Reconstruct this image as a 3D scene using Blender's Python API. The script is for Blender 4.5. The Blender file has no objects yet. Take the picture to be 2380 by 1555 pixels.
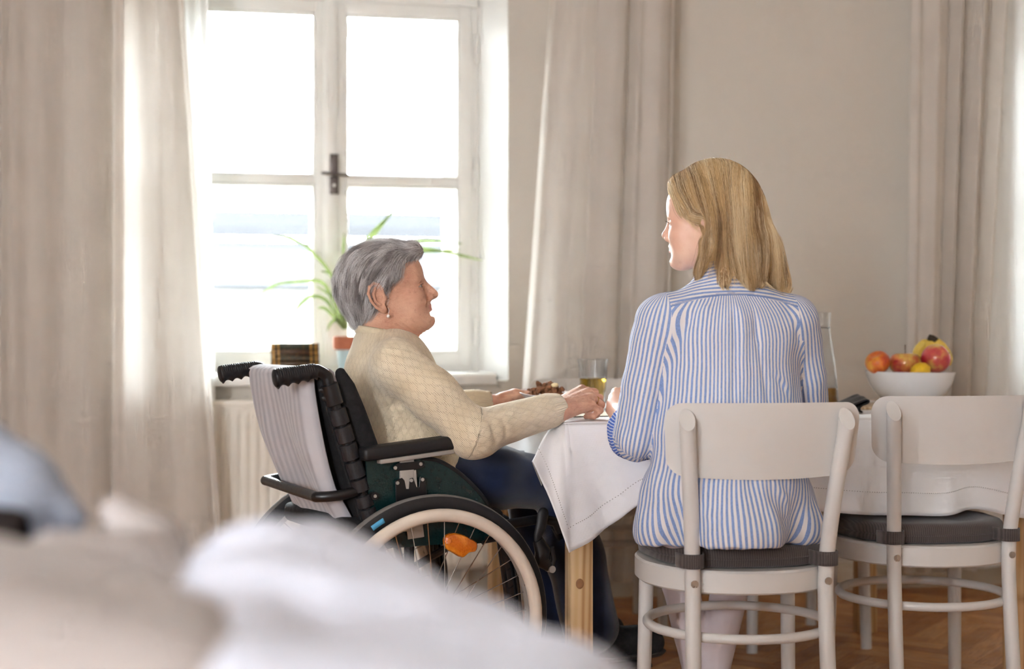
import bpy, bmesh, math, random
import numpy as np
from mathutils import Vector, Matrix, Quaternion, Euler
from mathutils.noise import noise as mnoise

random.seed(7); np.random.seed(7)
SC = bpy.context.scene
COL = SC.collection
# ------------------------------------------------------------------ camera
FPX, HZ, CAMZ, YAW = 3305.56, 785.0, 0.976, math.radians(10.5)
CS, SN = math.cos(YAW), math.sin(YAW)
cam_d = bpy.data.cameras.new('camera'); cam = bpy.data.objects.new('camera', cam_d); COL.objects.link(cam)
cam_d.lens = 50; cam_d.sensor_width = 36; cam_d.sensor_fit = 'HORIZONTAL'
cam_d.shift_y = (HZ-777.5)/2380
cam_d.clip_start = 0.05; cam_d.clip_end = 200
cam.location = (0, 0, CAMZ); cam.rotation_euler = (math.pi/2, 0, -YAW)
cam_d.dof.use_dof = True; cam_d.dof.focus_distance = 3.42; cam_d.dof.aperture_fstop = 1.9
SC.camera = cam
# ------------------------------------------------------------------ light
w = bpy.data.worlds.new('daylight'); SC.world = w; w.use_nodes = True
bg = w.node_tree.nodes['Background']; bg.inputs[0].default_value = (0.92, 0.965, 1.04, 1); bg.inputs[1].default_value = 30.0
SC.view_settings.view_transform = 'Standard'; SC.view_settings.look = 'None'
SC.view_settings.gamma = 1; SC.view_settings.use_curve_mapping = False
SC.view_settings.exposure = 1.22
SC.cycles.use_denoising = True
SC.cycles.max_bounces = 7; SC.cycles.diffuse_bounces = 4; SC.cycles.glossy_bounces = 3
SC.cycles.transmission_bounces = 7; SC.cycles.transparent_max_bounces = 8
SC.cycles.use_adaptive_sampling = True; SC.cycles.adaptive_threshold = .15; SC.cycles.adaptive_min_samples = 14
SC.cycles.sample_clamp_indirect = 6.0
def portal(name, loc, rot, sx, sy):
    l = bpy.data.lights.new(name, 'AREA'); l.shape = 'RECTANGLE'; l.size = sx; l.size_y = sy
    l.cycles.is_portal = True
    o = bpy.data.objects.new(name, l); COL.objects.link(o); o.location = loc; o.rotation_euler = rot
    return o

# ------------------------------------------------------------------ helpers
def room(X, Y, Z): return Vector((X*CS+Y*SN, -X*SN+Y*CS, Z))
def P(px, py, Y):                       # a photo pixel at a chosen distance -> a place in the room
    return room((px-1190)/FPX*Y, Y, CAMZ-(py-HZ)/FPX*Y)
def PW(px, py, yr):                     # pixel ray meets the plane y = yr of the room
    t = (px-1190)/FPX
    return P(px, py, yr/(CS-t*SN))

def new(name, me, mat=None, parent=None, loc=None):
    o = bpy.data.objects.new(name, me); COL.objects.link(o)
    if mat and hasattr(me, 'materials') and not me.materials: me.materials.append(mat)
    if parent: o.parent = parent
    if loc is not None: o.location = loc
    return o
def tag(o, label, cat, group=None):
    o['label'] = label; o['category'] = cat
    if group: o['group'] = group
    return o
def struct(o, label=None):
    o['kind'] = 'structure'
    if label: o['label'] = label
    return o
def thing(name, label, cat, loc=(0, 0, 0), rotz=0, group=None):
    o = bpy.data.objects.new(name, None); COL.objects.link(o); o.empty_display_size = .05
    o.location = loc; o.rotation_euler = (0, 0, rotz)
    return tag(o, label, cat, group)
def dup(root, loc, rotz, label, group=None, scale=None):
    r = root.copy(); COL.objects.link(r); r.location = loc; r.rotation_euler = (0, 0, rotz)
    r['label'] = label
    if group: r['group'] = group
    if scale: r.scale = scale
    for ch in list(root.children):
        c = ch.copy(); COL.objects.link(c); c.parent = r
        for g in ch.children:
            d = g.copy(); COL.objects.link(d); d.parent = c
    return r

def to_mesh(name, verts, faces, smooth=True, auto=None):
    me = bpy.data.meshes.new(name)
    me.from_pydata([tuple(v) for v in verts], [], faces); me.update()
    if smooth: me.polygons.foreach_set('use_smooth', [True]*len(me.polygons))
    if auto is not None and smooth:
        sharp(me, auto)
    return me
def sharp(me, deg):
    bm = bmesh.new(); bm.from_mesh(me); a = math.radians(deg)
    for e in bm.edges:
        if len(e.link_faces) == 2 and e.calc_face_angle(0) > a: e.smooth = False
    bm.to_mesh(me); bm.free()
class MB:
    """collects shapes into one mesh"""
    def __init__(s): s.v = []; s.f = []
    def add(s, v, f):
        n = len(s.v); s.v += [Vector(p) for p in v]; s.f += [tuple(i+n for i in q) for q in f]; return s
    def box(s, lo, hi, M=None):
        x0, y0, z0 = lo; x1, y1, z1 = hi
        v = [Vector(p) for p in ((x0,y0,z0),(x1,y0,z0),(x1,y1,z0),(x0,y1,z0),(x0,y0,z1),(x1,y0,z1),(x1,y1,z1),(x0,y1,z1))]
        if M: v = [M @ p for p in v]
        return s.add(v, [(0,3,2,1),(4,5,6,7),(0,1,5,4),(1,2,6,5),(2,3,7,6),(3,0,4,7)])
    def tube(s, pts, r, n=12, closed=False, caps=True, flat=1.0, up=None, round_end=False):
        pts = [Vector(p) for p in pts]; m = len(pts)
        rr = list(r) if hasattr(r, '__len__') else [r]*m
        if round_end and not closed:
            a0 = (pts[0]-pts[1]).normalized(); a1 = (pts[-1]-pts[-2]).normalized()
            pre = [(pts[0]+a0*rr[0]*k, rr[0]*math.sqrt(max(0, 1-k*k))) for k in (.97, .8, .5)]
            post = [(pts[-1]+a1*rr[-1]*k, rr[-1]*math.sqrt(max(0, 1-k*k))) for k in (.5, .8, .97)]
            pts = [p for p, _ in pre]+pts+[p for p, _ in post]; rr = [q for _, q in pre]+rr+[q for _, q in post]; m = len(pts)
        V = []; nrm = None
        for i in range(m):
            a = pts[(i-1) % m] if (closed or i > 0) else pts[0]
            b = pts[(i+1) % m] if (closed or i < m-1) else pts[-1]
            t = (b-a).normalized()
            if nrm is None:
                u = Vector(up) if up else (Vector((0,0,1)) if abs(t.z) < .9 else Vector((1,0,0)))
                nrm = (u-t*u.dot(t)).normalized()
            else:
                nrm = (nrm-t*nrm.dot(t)).normalized()
            bn = t.cross(nrm)
            for k in range(n):
                an = 2*math.pi*k/n
                V.append(pts[i]+nrm*math.cos(an)*rr[i]+bn*math.sin(an)*rr[i]*flat)
        F = []
        for i in range(m if closed else m-1):
            j = (i+1) % m
            for k in range(n):
                k2 = (k+1) % n
                F.append((i*n+k, i*n+k2, j*n+k2, j*n+k))
        if caps and not closed:
            F.append(tuple(reversed(range(n)))); F.append(tuple((m-1)*n+k for k in range(n)))
        return s.add(V, F)
    def lathe(s, prof, n=32, c=(0,0,0), axis='Z', M=None):
        V = []; F = []; m = len(prof)
        for k in range(n):
            a = 2*math.pi*k/n
            for (r, z) in prof:
                p = Vector((r*math.cos(a), r*math.sin(a), z))
                if axis == 'Y': p = Vector((p.x, -p.z, p.y)) if False else Vector((r*math.cos(a), z, r*math.sin(a)))
                if axis == 'X': p = Vector((z, r*math.cos(a), r*math.sin(a)))
                V.append((M @ p if M else p)+Vector(c))
        for k in range(n):
            k2 = (k+1) % n
            for i in range(m-1):
                F.append((k*m+i, k2*m+i, k2*m+i+1, k*m+i+1))
        return s.add(V, F)
    def prism(s, poly, y0, y1, M=None):      # poly in x,z extruded along y
        n = len(poly)
        V = [Vector((x, y0, z)) for x, z in poly]+[Vector((x, y1, z)) for x, z in poly]
        if M: V = [M @ p for p in V]
        F = [tuple(range(n)), tuple(reversed(range(n, 2*n)))]+[(i, i+n, (i+1) % n+n, (i+1) % n) for i in range(n)]
        return s.add(V, F)
    def grid(s, rows):
        m = len(rows); n = len(rows[0]); V = [p for r in rows for p in r]
        F = [(i*n+j, i*n+j+1, (i+1)*n+j+1, (i+1)*n+j) for i in range(m-1) for j in range(n-1)]
        return s.add(V, F)
    def mesh(s, name, smooth=True, auto=35, bevel=0, seg=2, merge=False):
        me = bpy.data.meshes.new(name); me.from_pydata([tuple(v) for v in s.v], [], s.f); me.update()
        bm = bmesh.new(); bm.from_mesh(me)
        if merge: bmesh.ops.remove_doubles(bm, verts=bm.verts, dist=1e-5)
        bmesh.ops.recalc_face_normals(bm, faces=bm.faces)
        if bevel:
            es = [e for e in bm.edges if len(e.link_faces) == 2 and e.calc_face_angle(0) > .5]
            bmesh.ops.bevel(bm, geom=es, offset=bevel, segments=seg, affect='EDGES', profile=.5, clamp_overlap=True)
        if smooth:
            a = math.radians(auto)
            for f in bm.faces: f.smooth = True
            for e in bm.edges:
                if len(e.link_faces) == 2 and e.calc_face_angle(0) > a: e.smooth = False
        bm.to_mesh(me); bm.free(); return me
    def obj(s, name, mat, parent=None, **k):
        loc = k.pop('loc', None)
        return new(name, s.mesh(name, **k), mat, parent, loc)
def spline(pts, n, closed=False):
    pts = [Vector(p) for p in pts]; m = len(pts); out = []
    segs = m if closed else m-1
    for i in range(segs):
        g = (lambda k: pts[k % m]) if closed else (lambda k: pts[min(max(k, 0), m-1)])
        p0, p1, p2, p3 = g(i-1), g(i), g(i+1), g(i+2)
        for k in range(n):
            t = k/n
            out.append(.5*((2*p1)+(p2-p0)*t+(2*p0-5*p1+4*p2-p3)*t*t+(3*p1-p0-3*p2+p3)*t**3))
    if not closed: out.append(pts[-1].copy())
    return out
def lerp(a, b, t): return a+(b-a)*t
def interp(x, xs, ys): return float(np.interp(x, xs, ys))

# ------------------------------------------------------------------ materials
MATS = {}
def srgb(r, g, b):
    f = lambda c: (c/12.92 if c <= .04045 else ((c+.055)/1.055)**2.4)
    return tuple(f(c/255) for c in (r, g, b))
class NT:
    def __init__(s, name):
        s.m = bpy.data.materials.new(name); s.m.use_nodes = True; s.t = s.m.node_tree; s.t.nodes.clear()
        s.out = s.n('ShaderNodeOutputMaterial')
    def n(s, typ, **k):
        q = s.t.nodes.new(typ)
        ins = k.pop('ins', {})
        for a, b in k.items(): setattr(q, a, b)
        for a, b in ins.items():
            if hasattr(b, 'is_output') or isinstance(b, bpy.types.NodeSocket): s.t.links.new(b, q.inputs[a])
            else: q.inputs[a].default_value = b
        return q
    def l(s, a, b): s.t.links.new(a, b)
    def math(s, op, a, b=None, c=None):
        q = s.n('ShaderNodeMath', operation=op)
        for i, x in enumerate((a, b, c)):
            if x is None: continue
            if isinstance(x, bpy.types.NodeSocket): s.l(x, q.inputs[i])
            else: q.inputs[i].default_value = x
        return q.outputs[0]
    def ramp(s, fac, stops, interp='LINEAR'):
        q = s.n('ShaderNodeValToRGB'); s.l(fac, q.inputs[0]); cr = q.color_ramp; cr.interpolation = interp
        while len(cr.elements) < len(stops): cr.elements.new(.5)
        for e, (p, c) in zip(cr.elements, stops): e.position = p; e.color = (*c[:3], 1)
        return q.outputs[0]
    def mix(s, f, a, b, blend='MIX'):
        q = s.n('ShaderNodeMix', data_type='RGBA', blend_type=blend)
        for i, x in ((0, f), (6, a), (7, b)):
            if isinstance(x, bpy.types.NodeSocket): s.l(x, q.inputs[i])
            elif i == 0: q.inputs[i].default_value = x
            else: q.inputs[i].default_value = (*x[:3], 1)
        return q.outputs[2]
    def coord(s, kind='Object', scale=None, rot=None):
        o = s.n('ShaderNodeTexCoord').outputs[kind]
        if scale or rot:
            mp = s.n('ShaderNodeMapping'); s.l(o, mp.inputs[0])
            if scale: mp.inputs['Scale'].default_value = scale if hasattr(scale, '__len__') else (scale,)*3
            if rot: mp.inputs['Rotation'].default_value = rot
            o = mp.outputs[0]
        return o
    def noise(s, vec, scale, detail=3, rough=.5):
        q = s.n('ShaderNodeTexNoise'); s.l(vec, q.inputs['Vector'])
        q.inputs['Scale'].default_value = scale; q.inputs['Detail'].default_value = detail; q.inputs['Roughness'].default_value = rough
        return q.outputs[0]
    def wave(s, vec, scale, dist=0, detail=2, dscale=1, direction='X', profile='SIN'):
        q = s.n('ShaderNodeTexWave', bands_direction=direction, wave_profile=profile); s.l(vec, q.inputs['Vector'])
        q.inputs['Scale'].default_value = scale; q.inputs['Distortion'].default_value = dist
        q.inputs['Detail'].default_value = detail; q.inputs['Detail Scale'].default_value = dscale
        return q.outputs[1]
    def bump(s, h, strength=.3, dist=.002, normal=None):
        q = s.n('ShaderNodeBump'); s.l(h, q.inputs['Height']); q.inputs['Strength'].default_value = strength; q.inputs['Distance'].default_value = dist
        if normal: s.l(normal, q.inputs['Normal'])
        return q.outputs[0]
    def bsdf(s, color, rough=.5, normal=None, **k):
        q = s.n('ShaderNodeBsdfPrincipled')
        for nm, x in [('Base Color', color), ('Roughness', rough), ('Normal', normal)]+list(k.items()):
            if x is None: continue
            if isinstance(x, bpy.types.NodeSocket): s.l(x, q.inputs[nm])
            elif nm in ('Base Color', 'Subsurface Radius', 'Sheen Tint', 'Specular Tint', 'Coat Tint') and len(x) == 3 and nm != 'Subsurface Radius': q.inputs[nm].default_value = (*x, 1)
            else: q.inputs[nm].default_value = x
        return q.outputs[0]
    def done(s, sh): s.l(sh, s.out.inputs[0]); MATS[s.m.name] = s.m; return s.m
def plain(name, col, rough=.5, var=.06, vscale=12, bump=0, bscale=150, metal=0, **k):
    t = NT(name); c = t.coord()
    n = t.noise(c, vscale, 4)
    hi = tuple(min(1, x*(1+var)) for x in col); lo = tuple(x*(1-var) for x in col)
    colr = t.ramp(n, [(.3, lo), (.7, hi)])
    nm = t.bump(t.noise(c, bscale, 3), bump, .002) if bump else None
    rr = t.ramp(t.noise(c, vscale*2.3, 2), [(.3, (rough*.9,)*3), (.7, (min(1, rough*1.12),)*3)])
    return t.done(t.bsdf(colr, rr, nm, Metallic=metal, **k))
def fabric(name, col, scale=900, var=.05, translucent=0, rough=.9, bump=.25, sheen=0, col2=None, vscale=6):
    t = NT(name); c = t.coord()
    w1 = t.wave(c, scale/6.283, 1.5, 2, 3, 'X'); w2 = t.wave(c, scale/6.283, 1.5, 2, 3, 'Z')
    h = t.math('ADD', w1, w2)
    n = t.noise(c, vscale, 4)
    hi = tuple(min(1, x*(1+var)) for x in col); lo = tuple(x*(1-var) for x in (col2 or col))
    colr = t.ramp(n, [(.3, lo), (.7, hi)])
    nm = t.bump(h, bump, .0006)
    b = t.bsdf(colr, rough, nm, **({'Sheen Weight': sheen} if sheen else {}), **{'Specular IOR Level': .15})
    if translucent:
        tr = t.n('ShaderNodeBsdfTranslucent'); t.l(colr, tr.inputs[0])
        mx = t.n('ShaderNodeMixShader'); mx.inputs[0].default_value = translucent; t.l(b, mx.inputs[1]); t.l(tr.outputs[0], mx.inputs[2]); b = mx.outputs[0]
    return t.done(b)
def pane_glass(name, tint=(1, 1, 1), refl=.8):
    t = NT(name)
    fr = t.n('ShaderNodeFresnel'); fr.inputs[0].default_value = 1.45
    n = t.noise(t.coord(), 3, 1); nm = t.bump(n, .02, .01)
    tr = t.n('ShaderNodeBsdfTransparent'); tr.inputs[0].default_value = (*tint, 1)
    gl = t.n('ShaderNodeBsdfGlossy'); gl.inputs['Roughness'].default_value = .02; t.l(nm, gl.inputs['Normal'])
    mx = t.n('ShaderNodeMixShader'); t.l(t.math('MULTIPLY', fr.outputs[0], refl), mx.inputs[0]); t.l(tr.outputs[0], mx.inputs[1]); t.l(gl.outputs[0], mx.inputs[2])
    return t.done(mx.outputs[0])
# ================================================================== ROOM
WY = 5.20                                  # inner face of the window wall
XL, XR, YB, ZC = -2.9, 4.6, -2.6, 3.05
m_wall = plain('wall_paint', srgb(212, 205, 194), .85, .025, 1.3, .05, 260)
m_rev = plain('white_reveal_paint', srgb(240, 238, 234), .8, .02, 2, .05, 220)
m_ceil = plain('ceiling_paint', srgb(240, 238, 232), .9, .02, 1)
m_frame = plain('window_white_gloss', srgb(238, 236, 230), .35, .03, 5, .04, 90)
m_base = plain('baseboard_paint', srgb(205, 192, 172), .55, .05, 4)
m_glass = pane_glass('window_glass', (.97, .985, .98), .7)
m_dark = plain('dark_bronze_metal', srgb(104, 96, 92), .4, .08, 40, metal=.6)
m_rad = plain('radiator_enamel', srgb(238, 232, 220), .4, .03, 4)

# parquet
def parquet_mat():
    t = NT('oak_parquet'); oi = t.n('ShaderNodeObjectInfo'); c = t.coord('Object')
    off = t.n('ShaderNodeVectorMath', operation='ADD'); t.l(c, off.inputs[0])
    cx = t.n('ShaderNodeCombineXYZ'); t.l(t.math('MULTIPLY', oi.outputs['Random'], 40), cx.inputs[0]); t.l(t.math('MULTIPLY', oi.outputs['Random'], 17), cx.inputs[1]); t.l(cx.outputs[0], off.inputs[1])
    mp = t.n('ShaderNodeMapping'); t.l(off.outputs[0], mp.inputs[0]); mp.inputs['Scale'].default_value = (2, 26, 2)
    g = t.noise(mp.outputs[0], 6, 6, .65)
    base = t.ramp(oi.outputs['Random'], [(0, srgb(170, 112, 62)), (.5, srgb(196, 136, 80)), (1, srgb(216, 160, 104))])
    dark = t.mix(1, base, srgb(150, 120, 96), 'MULTIPLY')
    col = t.mix(t.ramp(g, [(.35, (0, 0, 0)), (.7, (.75, .75, .75))]), base, dark)
    rg = t.ramp(t.noise(c, 9, 3), [(.3, (.32,)*3), (.7, (.5,)*3)])
    return t.done(t.bsdf(col, rg, t.bump(g, .15, .001)))
m_oak = parquet_mat()
def parquet_far():
    t = NT('parquet_field'); c = t.coord('Object', rot=(0, 0, math.radians(45)))
    br = t.n('ShaderNodeTexBrick'); t.l(c, br.inputs['Vector']); br.inputs['Scale'].default_value = 1
    br.inputs['Brick Width'].default_value = .35; br.inputs['Row Height'].default_value = .07; br.inputs['Mortar Size'].default_value = .001
    br.inputs['Color1'].default_value = (*srgb(158, 102, 56), 1); br.inputs['Color2'].default_value = (*srgb(184, 128, 76), 1); br.inputs['Mortar'].default_value = (*srgb(70, 44, 26), 1)
    return t.done(t.bsdf(br.outputs[0], .42, t.bump(t.noise(c, 60, 3), .1, .001)))
floor = MB().box((XL, YB, -.06), (XR, WY+.02, -.012)).obj('floor', parquet_far(), smooth=False); struct(floor, 'herringbone oak parquet floor')
BW, BL = .07, .42
pl_me = MB().box((0, 0, -.012), (BL-.0012, BW-.0012, 0)).mesh('plank', bevel=.0012, seg=1)
pl_me.materials.append(m_oak)
R45 = Matrix.Rotation(math.radians(45), 4, 'Z'); planks = []
for i in range(-30, 60):
    for j in range(-30, 60):
        for kind in (0, 1):
            # herringbone lattice
            bx = i*BW + j*BL; by = i*BW - j*BL
            if kind == 0: ox, oy, rz = bx, by, 0
            else: ox, oy, rz = bx+BW, by+BW, math.pi/2
            M = Matrix.Translation((.4, 3.2, 0)) @ R45 @ Matrix.Translation((ox, oy, 0)) @ Matrix.Rotation(rz, 4, 'Z')
            c = M @ Vector((BL/2, BW/2, 0))
            if .55 < c.x < 3.35 and 3.35 < c.y < WY+.1: planks.append((M, c))
planks.sort(key=lambda q: abs(q[1].x-1.75)+abs(q[1].y-4.6)*.8)
rest = planks[296:]; planks = planks[:296]
for M, c in planks:
    o = new('plank', pl_me, None, floor); o.matrix_local = M
if rest:
    mb = MB()
    for M, c in rest: mb.box((0, 0, -.012), (BL-.0012, BW-.0012, -.0002), M)
    o = mb.obj('parquet_border', MATS['parquet_field'], floor, smooth=False); o['kind'] = 'stuff'

# window wall with two splayed openings
WX0, WX1 = -.335, .949                     # opening at the room face
FX0, FX1, FYI = -.262, .879, 5.48          # frame, further out
Z0, Z1 = .845, 2.36
W2 = 3.35                                 # second window is the first one moved along the wall
OPEN = [(WX0, WX1, FX0, FX1), (WX0+W2, WX1+W2, FX0+W2, FX1+W2)]
WT = 5.74
mb = MB()
xs = [XL, OPEN[0][0], OPEN[0][1], OPEN[1][0], OPEN[1][1], XR]
mb.box((XL, WY, -.1), (xs[1], WT, ZC)).box((xs[2], WY, -.1), (xs[3], WT, ZC)).box((xs[4], WY, -.1), (XR, WT, ZC))
for a in (1, 3):
    mb.box((xs[a], WY, Z1), (xs[a+1], WT, ZC)); mb.box((xs[a], WY+.0, -.1), (xs[a+1], WT, Z0-.03))
wallf = mb.obj('wall_window_side', m_wall, smooth=False); struct(wallf, 'beige plastered wall with two tall windows')
for q, (a0, a1, b0, b1) in enumerate(OPEN):
    mb = MB()
    for (xa, xb) in ((a0, b0), (a1, b1)):
        s = 1 if xb > xa else -1
        poly = [(xa-.0*s, WY-.001), (xb, FYI), (xb, WT-.02), (xa-.002*s, WT-.02)]
        V = [Vector((x, y, Z0-.03)) for x, y in poly]+[Vector((x, y, Z1)) for x, y in poly]
        mb.add(V, [(0,1,2,3), (7,6,5,4)]+[(i, (i+1) % 4, (i+1) % 4+4, i+4) for i in range(4)])
    mb.box((a0, WY-.001, Z1-.012), (a1, WT-.02, Z1))
    o = mb.obj('trim_%d' % (q+1), m_rev, smooth=False); struct(o, 'white splayed window reveal')
# other walls: rear and left each get an unseen opening, added for fill light
mb = MB()
RW = [(-2.6, -2.1)]
mb.box((XL-.3, YB-.3, -.1), (XR+.3, YB, .85)).box((XL-.3, YB-.3, 2.5), (XR+.3, YB, ZC))
for a, b in ((XL-.3, RW[0][0]), (RW[0][1], XR+.3)): mb.box((a, YB-.3, .85), (b, YB, 2.5))
struct(mb.obj('wall_rear', m_wall, smooth=False))
struct(MB().box((XR, YB, -.1), (XR+.2, WT, ZC)).obj('wall_right', m_wall, smooth=False))
mb = MB(); LW = (-1.6, -1.0)
mb.box((XL-.2, YB, -.1), (XL, LW[0], ZC)).box((XL-.2, LW[1], -.1), (XL, WT, ZC)).box((XL-.2, LW[0], -.1), (XL, LW[1], .85)).box((XL-.2, LW[0], 2.5), (XL, LW[1], ZC))
struct(mb.obj('wall_left', m_wall, smooth=False))
struct(MB().box((XL-.3, YB-.3, ZC), (XR+.3, WT, ZC+.1)).obj('ceiling', m_ceil, smooth=False))
for q, (x0, x1) in enumerate(((XL, OPEN[0][0]), (OPEN[0][1], OPEN[1][0]), (OPEN[1][1], XR))):
    mb = MB().prism([(0, 0), (-.018, 0), (-.018, .075), (-.012, .085), (-.012, .1), (0, .104)], x0, x1, Matrix(((0,1,0,0),(1,0,0,WY),(0,0,1,0),(0,0,0,1))))
    struct(mb.obj('baseboard_window_side' if q == 0 else 'baseboard_window_side.%03d' % q, m_base, smooth=False), 'painted wooden baseboard along the window wall')

# window joinery: a box window with an inner and an outer pair of sashes
def bars(mb, x0, x1, z0, z1, y0, y1, t): # rectangular frame of four bars
    mb.box((x0, y0, z0), (x0+t, y1, z1)).box((x1-t, y0, z0), (x1, y1, z1)).box((x0+t, y0, z0), (x1-t, y1, z0+t)).box((x0+t, y0, z1-t), (x1-t, y1, z1))
def window(q, dx):
    fx0, fx1 = FX0+dx, FX1+dx; cx = (fx0+fx1)/2
    mb = MB(); bars(mb, fx0-.005, fx1+.005, Z0, Z1, FYI, FYI+.06, .032)
    bars(mb, fx0+.0, fx1-.0, Z0+.005, Z1, FYI+.06, FYI+.2, .02)
    fr = mb.obj('window_%d' % q, m_frame, bevel=.003); struct(fr, 'white painted box window with double sashes')
    zt = 2.262
    for lay, (yy, ins, bt) in enumerate(((FYI-.012, 0, .047), (FYI+.15, .03, .05))):
        for s in (-1, 1):
            xa, xb = (fx0+.027+ins, cx-.012) if s < 0 else (cx+.012, fx1-.027-ins)
            za, zb = Z0+.027+ins*.4, zt-ins*1.3
            mb = MB(); bars(mb, xa, xb, za, zb, yy, yy+.04, bt)
            zm = 1.578
            mb.box((xa+bt, yy+.006, zm-.0165), (xb-bt, yy+.036, zm+.0165))
            # glazing bead
            for (z0, z1) in ((za+bt, zm-.0165), (zm+.0165, zb-bt)):
                bars(mb, xa+bt, xb-bt, z0, z1, yy+.008, yy+.026, .009)
            sash = mb.obj('sash', m_frame, fr, bevel=.0025)
            for (z0, z1) in ((za+bt, zm-.0165), (zm+.0165, zb-bt)):
                MB().box((xa+bt, yy+.016, z0), (xb-bt, yy+.02, z1)).obj('pane', m_glass, sash, smooth=False)
    MB().box((cx-.026, FYI-.03, Z0+.03), (cx+.026, FYI-.008, zt)).box((cx-.018, FYI-.036, Z0+.03), (cx+.018, FYI-.03, zt)).obj('astragal', m_frame, fr, bevel=.003)
    MB().box((fx0, FYI-.02, 2.262), (fx1, FYI+.05, 2.30)).box((fx0, FYI-.03, 2.30), (fx1, FYI+.05, 2.36)).obj('transom', m_frame, fr, bevel=.004)
    for hz_ in (2.1, 1.62, 1.0):
        MB().tube([(fx1-.005, FYI-.014, hz_-.05), (fx1-.005, FYI-.014, hz_+.05)], .008, 10, round_end=True).obj('hinge', m_frame, fr)
    return fr, cx
win1, cx1 = window(1, 0)
hx, hy = cx1+.012, FYI-.038
esc = MB().box((hx-.016, hy-.008, 1.60), (hx+.016, hy+.002, 1.674)).box((hx-.017, hy-.008, 1.522), (hx+.017, hy+.002, 1.590)).obj('handle_plate', m_dark, win1, bevel=.002)
MB().tube([(hx-.045, hy-.035, 1.598), (hx+.05, hy-.035, 1.592)], .0055, 10, round_end=True).tube([(hx, hy-.035, 1.595), (hx, hy, 1.595)], .008, 10).obj('lever', m_dark, esc)
MB().tube([(hx, hy-.012, 1.555), (hx, hy-.002, 1.555)], .006, 10).obj('keyhole', m_frame, esc)
win2, _ = window(2, W2)
for q, dx in enumerate((0, W2)):
    mb = MB().prism([(WY-.055, Z0-.042), (FYI+.03, Z0-.042), (FYI+.03, Z0), (WY-.045, Z0), (WY-.055, Z0-.008)], WX0+dx+.055, WX1+dx-.052, Matrix(((0,1,0,0),(1,0,0,0),(0,0,1,0),(0,0,0,1))))
    o = mb.obj('window_sill', m_frame, bevel=.004); struct(o, 'deep white window sill above the radiator')
# radiator
def radiator(dx, lab):
    r = thing('radiator', lab, 'radiator', (0, 0, 0)); x0, x1 = -.31+dx, .86+dx; z0, z1 = .13, .755
    yy = WY-.075
    n = 33; mb = MB(); prof = []
    L = x1-x0-.03
    for i in range(n):
        xa = x0+.015+L*i/n; d = L/n
        prof += [(xa, 0), (xa+d*.50, 0), (xa+d*.62, .009), (xa+d*.86, .009)]
    prof.append((x1-.015, 0))
    rows = [[Vector((x, yy-.013+y*f, z)) for x, y in prof] for z, f in ((z0+.02, 0), (z0+.045, .0), (z0+.06, 1), (z1-.06, 1), (z1-.045, 0), (z1-.02, 0))]
    mb.grid(rows); mb.obj('front_panel', m_rad, r, auto=60)
    MB().box((x0+.01, yy, z0), (x1-.01, yy+.05, z1-.012)).obj('water_panel', m_rad, r, bevel=.006)
    MB().box((x0, yy-.016, z1-.02), (x1, yy+.06, z1)).obj('top_grille', m_rad, r, bevel=.004)
    for xx in (x0, x1-.012): MB().box((xx, yy-.016, z0+.02), (xx+.012, yy+.06, z1-.018)).obj('side_cover', m_rad, r, bevel=.003)
    MB().tube([(x1-.08, yy+.03, z0), (x1-.08, yy+.03, .0)], .011, 10).obj('pipe', m_rad, r)
    return r
radiator(0, 'white panel radiator under the window behind the wheelchair')
radiator(W2, 'white panel radiator under the second window, behind the table')

# ------------------------------------------------------------------ curtains
m_curt = fabric('linen_curtain', srgb(231, 224, 216), 700, .03, .42, .95, .15)
m_sheer = fabric('white_sheer', srgb(244, 244, 242), 900, .01, .26, .95, .05)
def curtain(name, label, mat, top, bot, folds, yb, zt, zb, amp, seed, n=260, group=None):
    """top / bot: x of the two edges at zt and zb; folds: list of (position 0..1, depth, width)"""
    rnd = random.Random(seed); rows = []; R = 26
    for j in range(R+1):
        v = j/R; z = lerp(zt, zb, v); row = []
        for i in range(n+1):
            s = i/n
            x = lerp(lerp(top[0], bot[0], v), lerp(top[1], bot[1], v), s)
            y = 0
            for (p, d, wd, dr) in folds:
                q = (s-p-dr*(v-.5))/wd
                y += d*math.exp(-q*q)
            y += amp*.25*mnoise(Vector((s*9+seed, v*.9, seed)))+amp*.04*mnoise(Vector((s*30, v*2.0, seed+3)))
            row.append(Vector((x, yb-y, z)))
        rows.append(row)
    mb = MB().grid(rows)
    # hem at the foot, folded edge
    o = mb.obj(name, mat, auto=180)
    return tag(o, label, 'curtain', group)
def fl(seed, n, d0, d1, w0, w1):
    r = random.Random(seed); return [((k+.5+r.uniform(-.3, .3))/n, r.uniform(d0, d1)*(1 if k % 2 else -1), r.uniform(w0, w1), r.uniform(-.03, .03)) for k in range(n)]
CYB = 5.03; ZT, ZBOT = 2.75, .085
def cx_(px, py): return PW(px, py, CYB)
zt_, zb_ = PW(400, 0, CYB).z, PW(400, 1180, CYB).z
def edge(pxa, pxb): # pixel x at photo rows 0 and 1180 -> x at ZT and ZBOT
    a, b = PW(pxa, 0, CYB).x, PW(pxb, 1180, CYB).x
    s = (b-a)/(zb_-zt_)
    return a+s*(ZT-zt_), a+s*(ZBOT-zt_)
def curt(name, label, mat, l, r, folds, dy=0, amp=.02, seed=1):
    (a0, a1), (b0, b1) = edge(*l), edge(*r)
    return curtain(name, label, mat, (a0, b0), (a1, b1), folds, CYB+dy, ZT, ZBOT, amp, seed)
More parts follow.
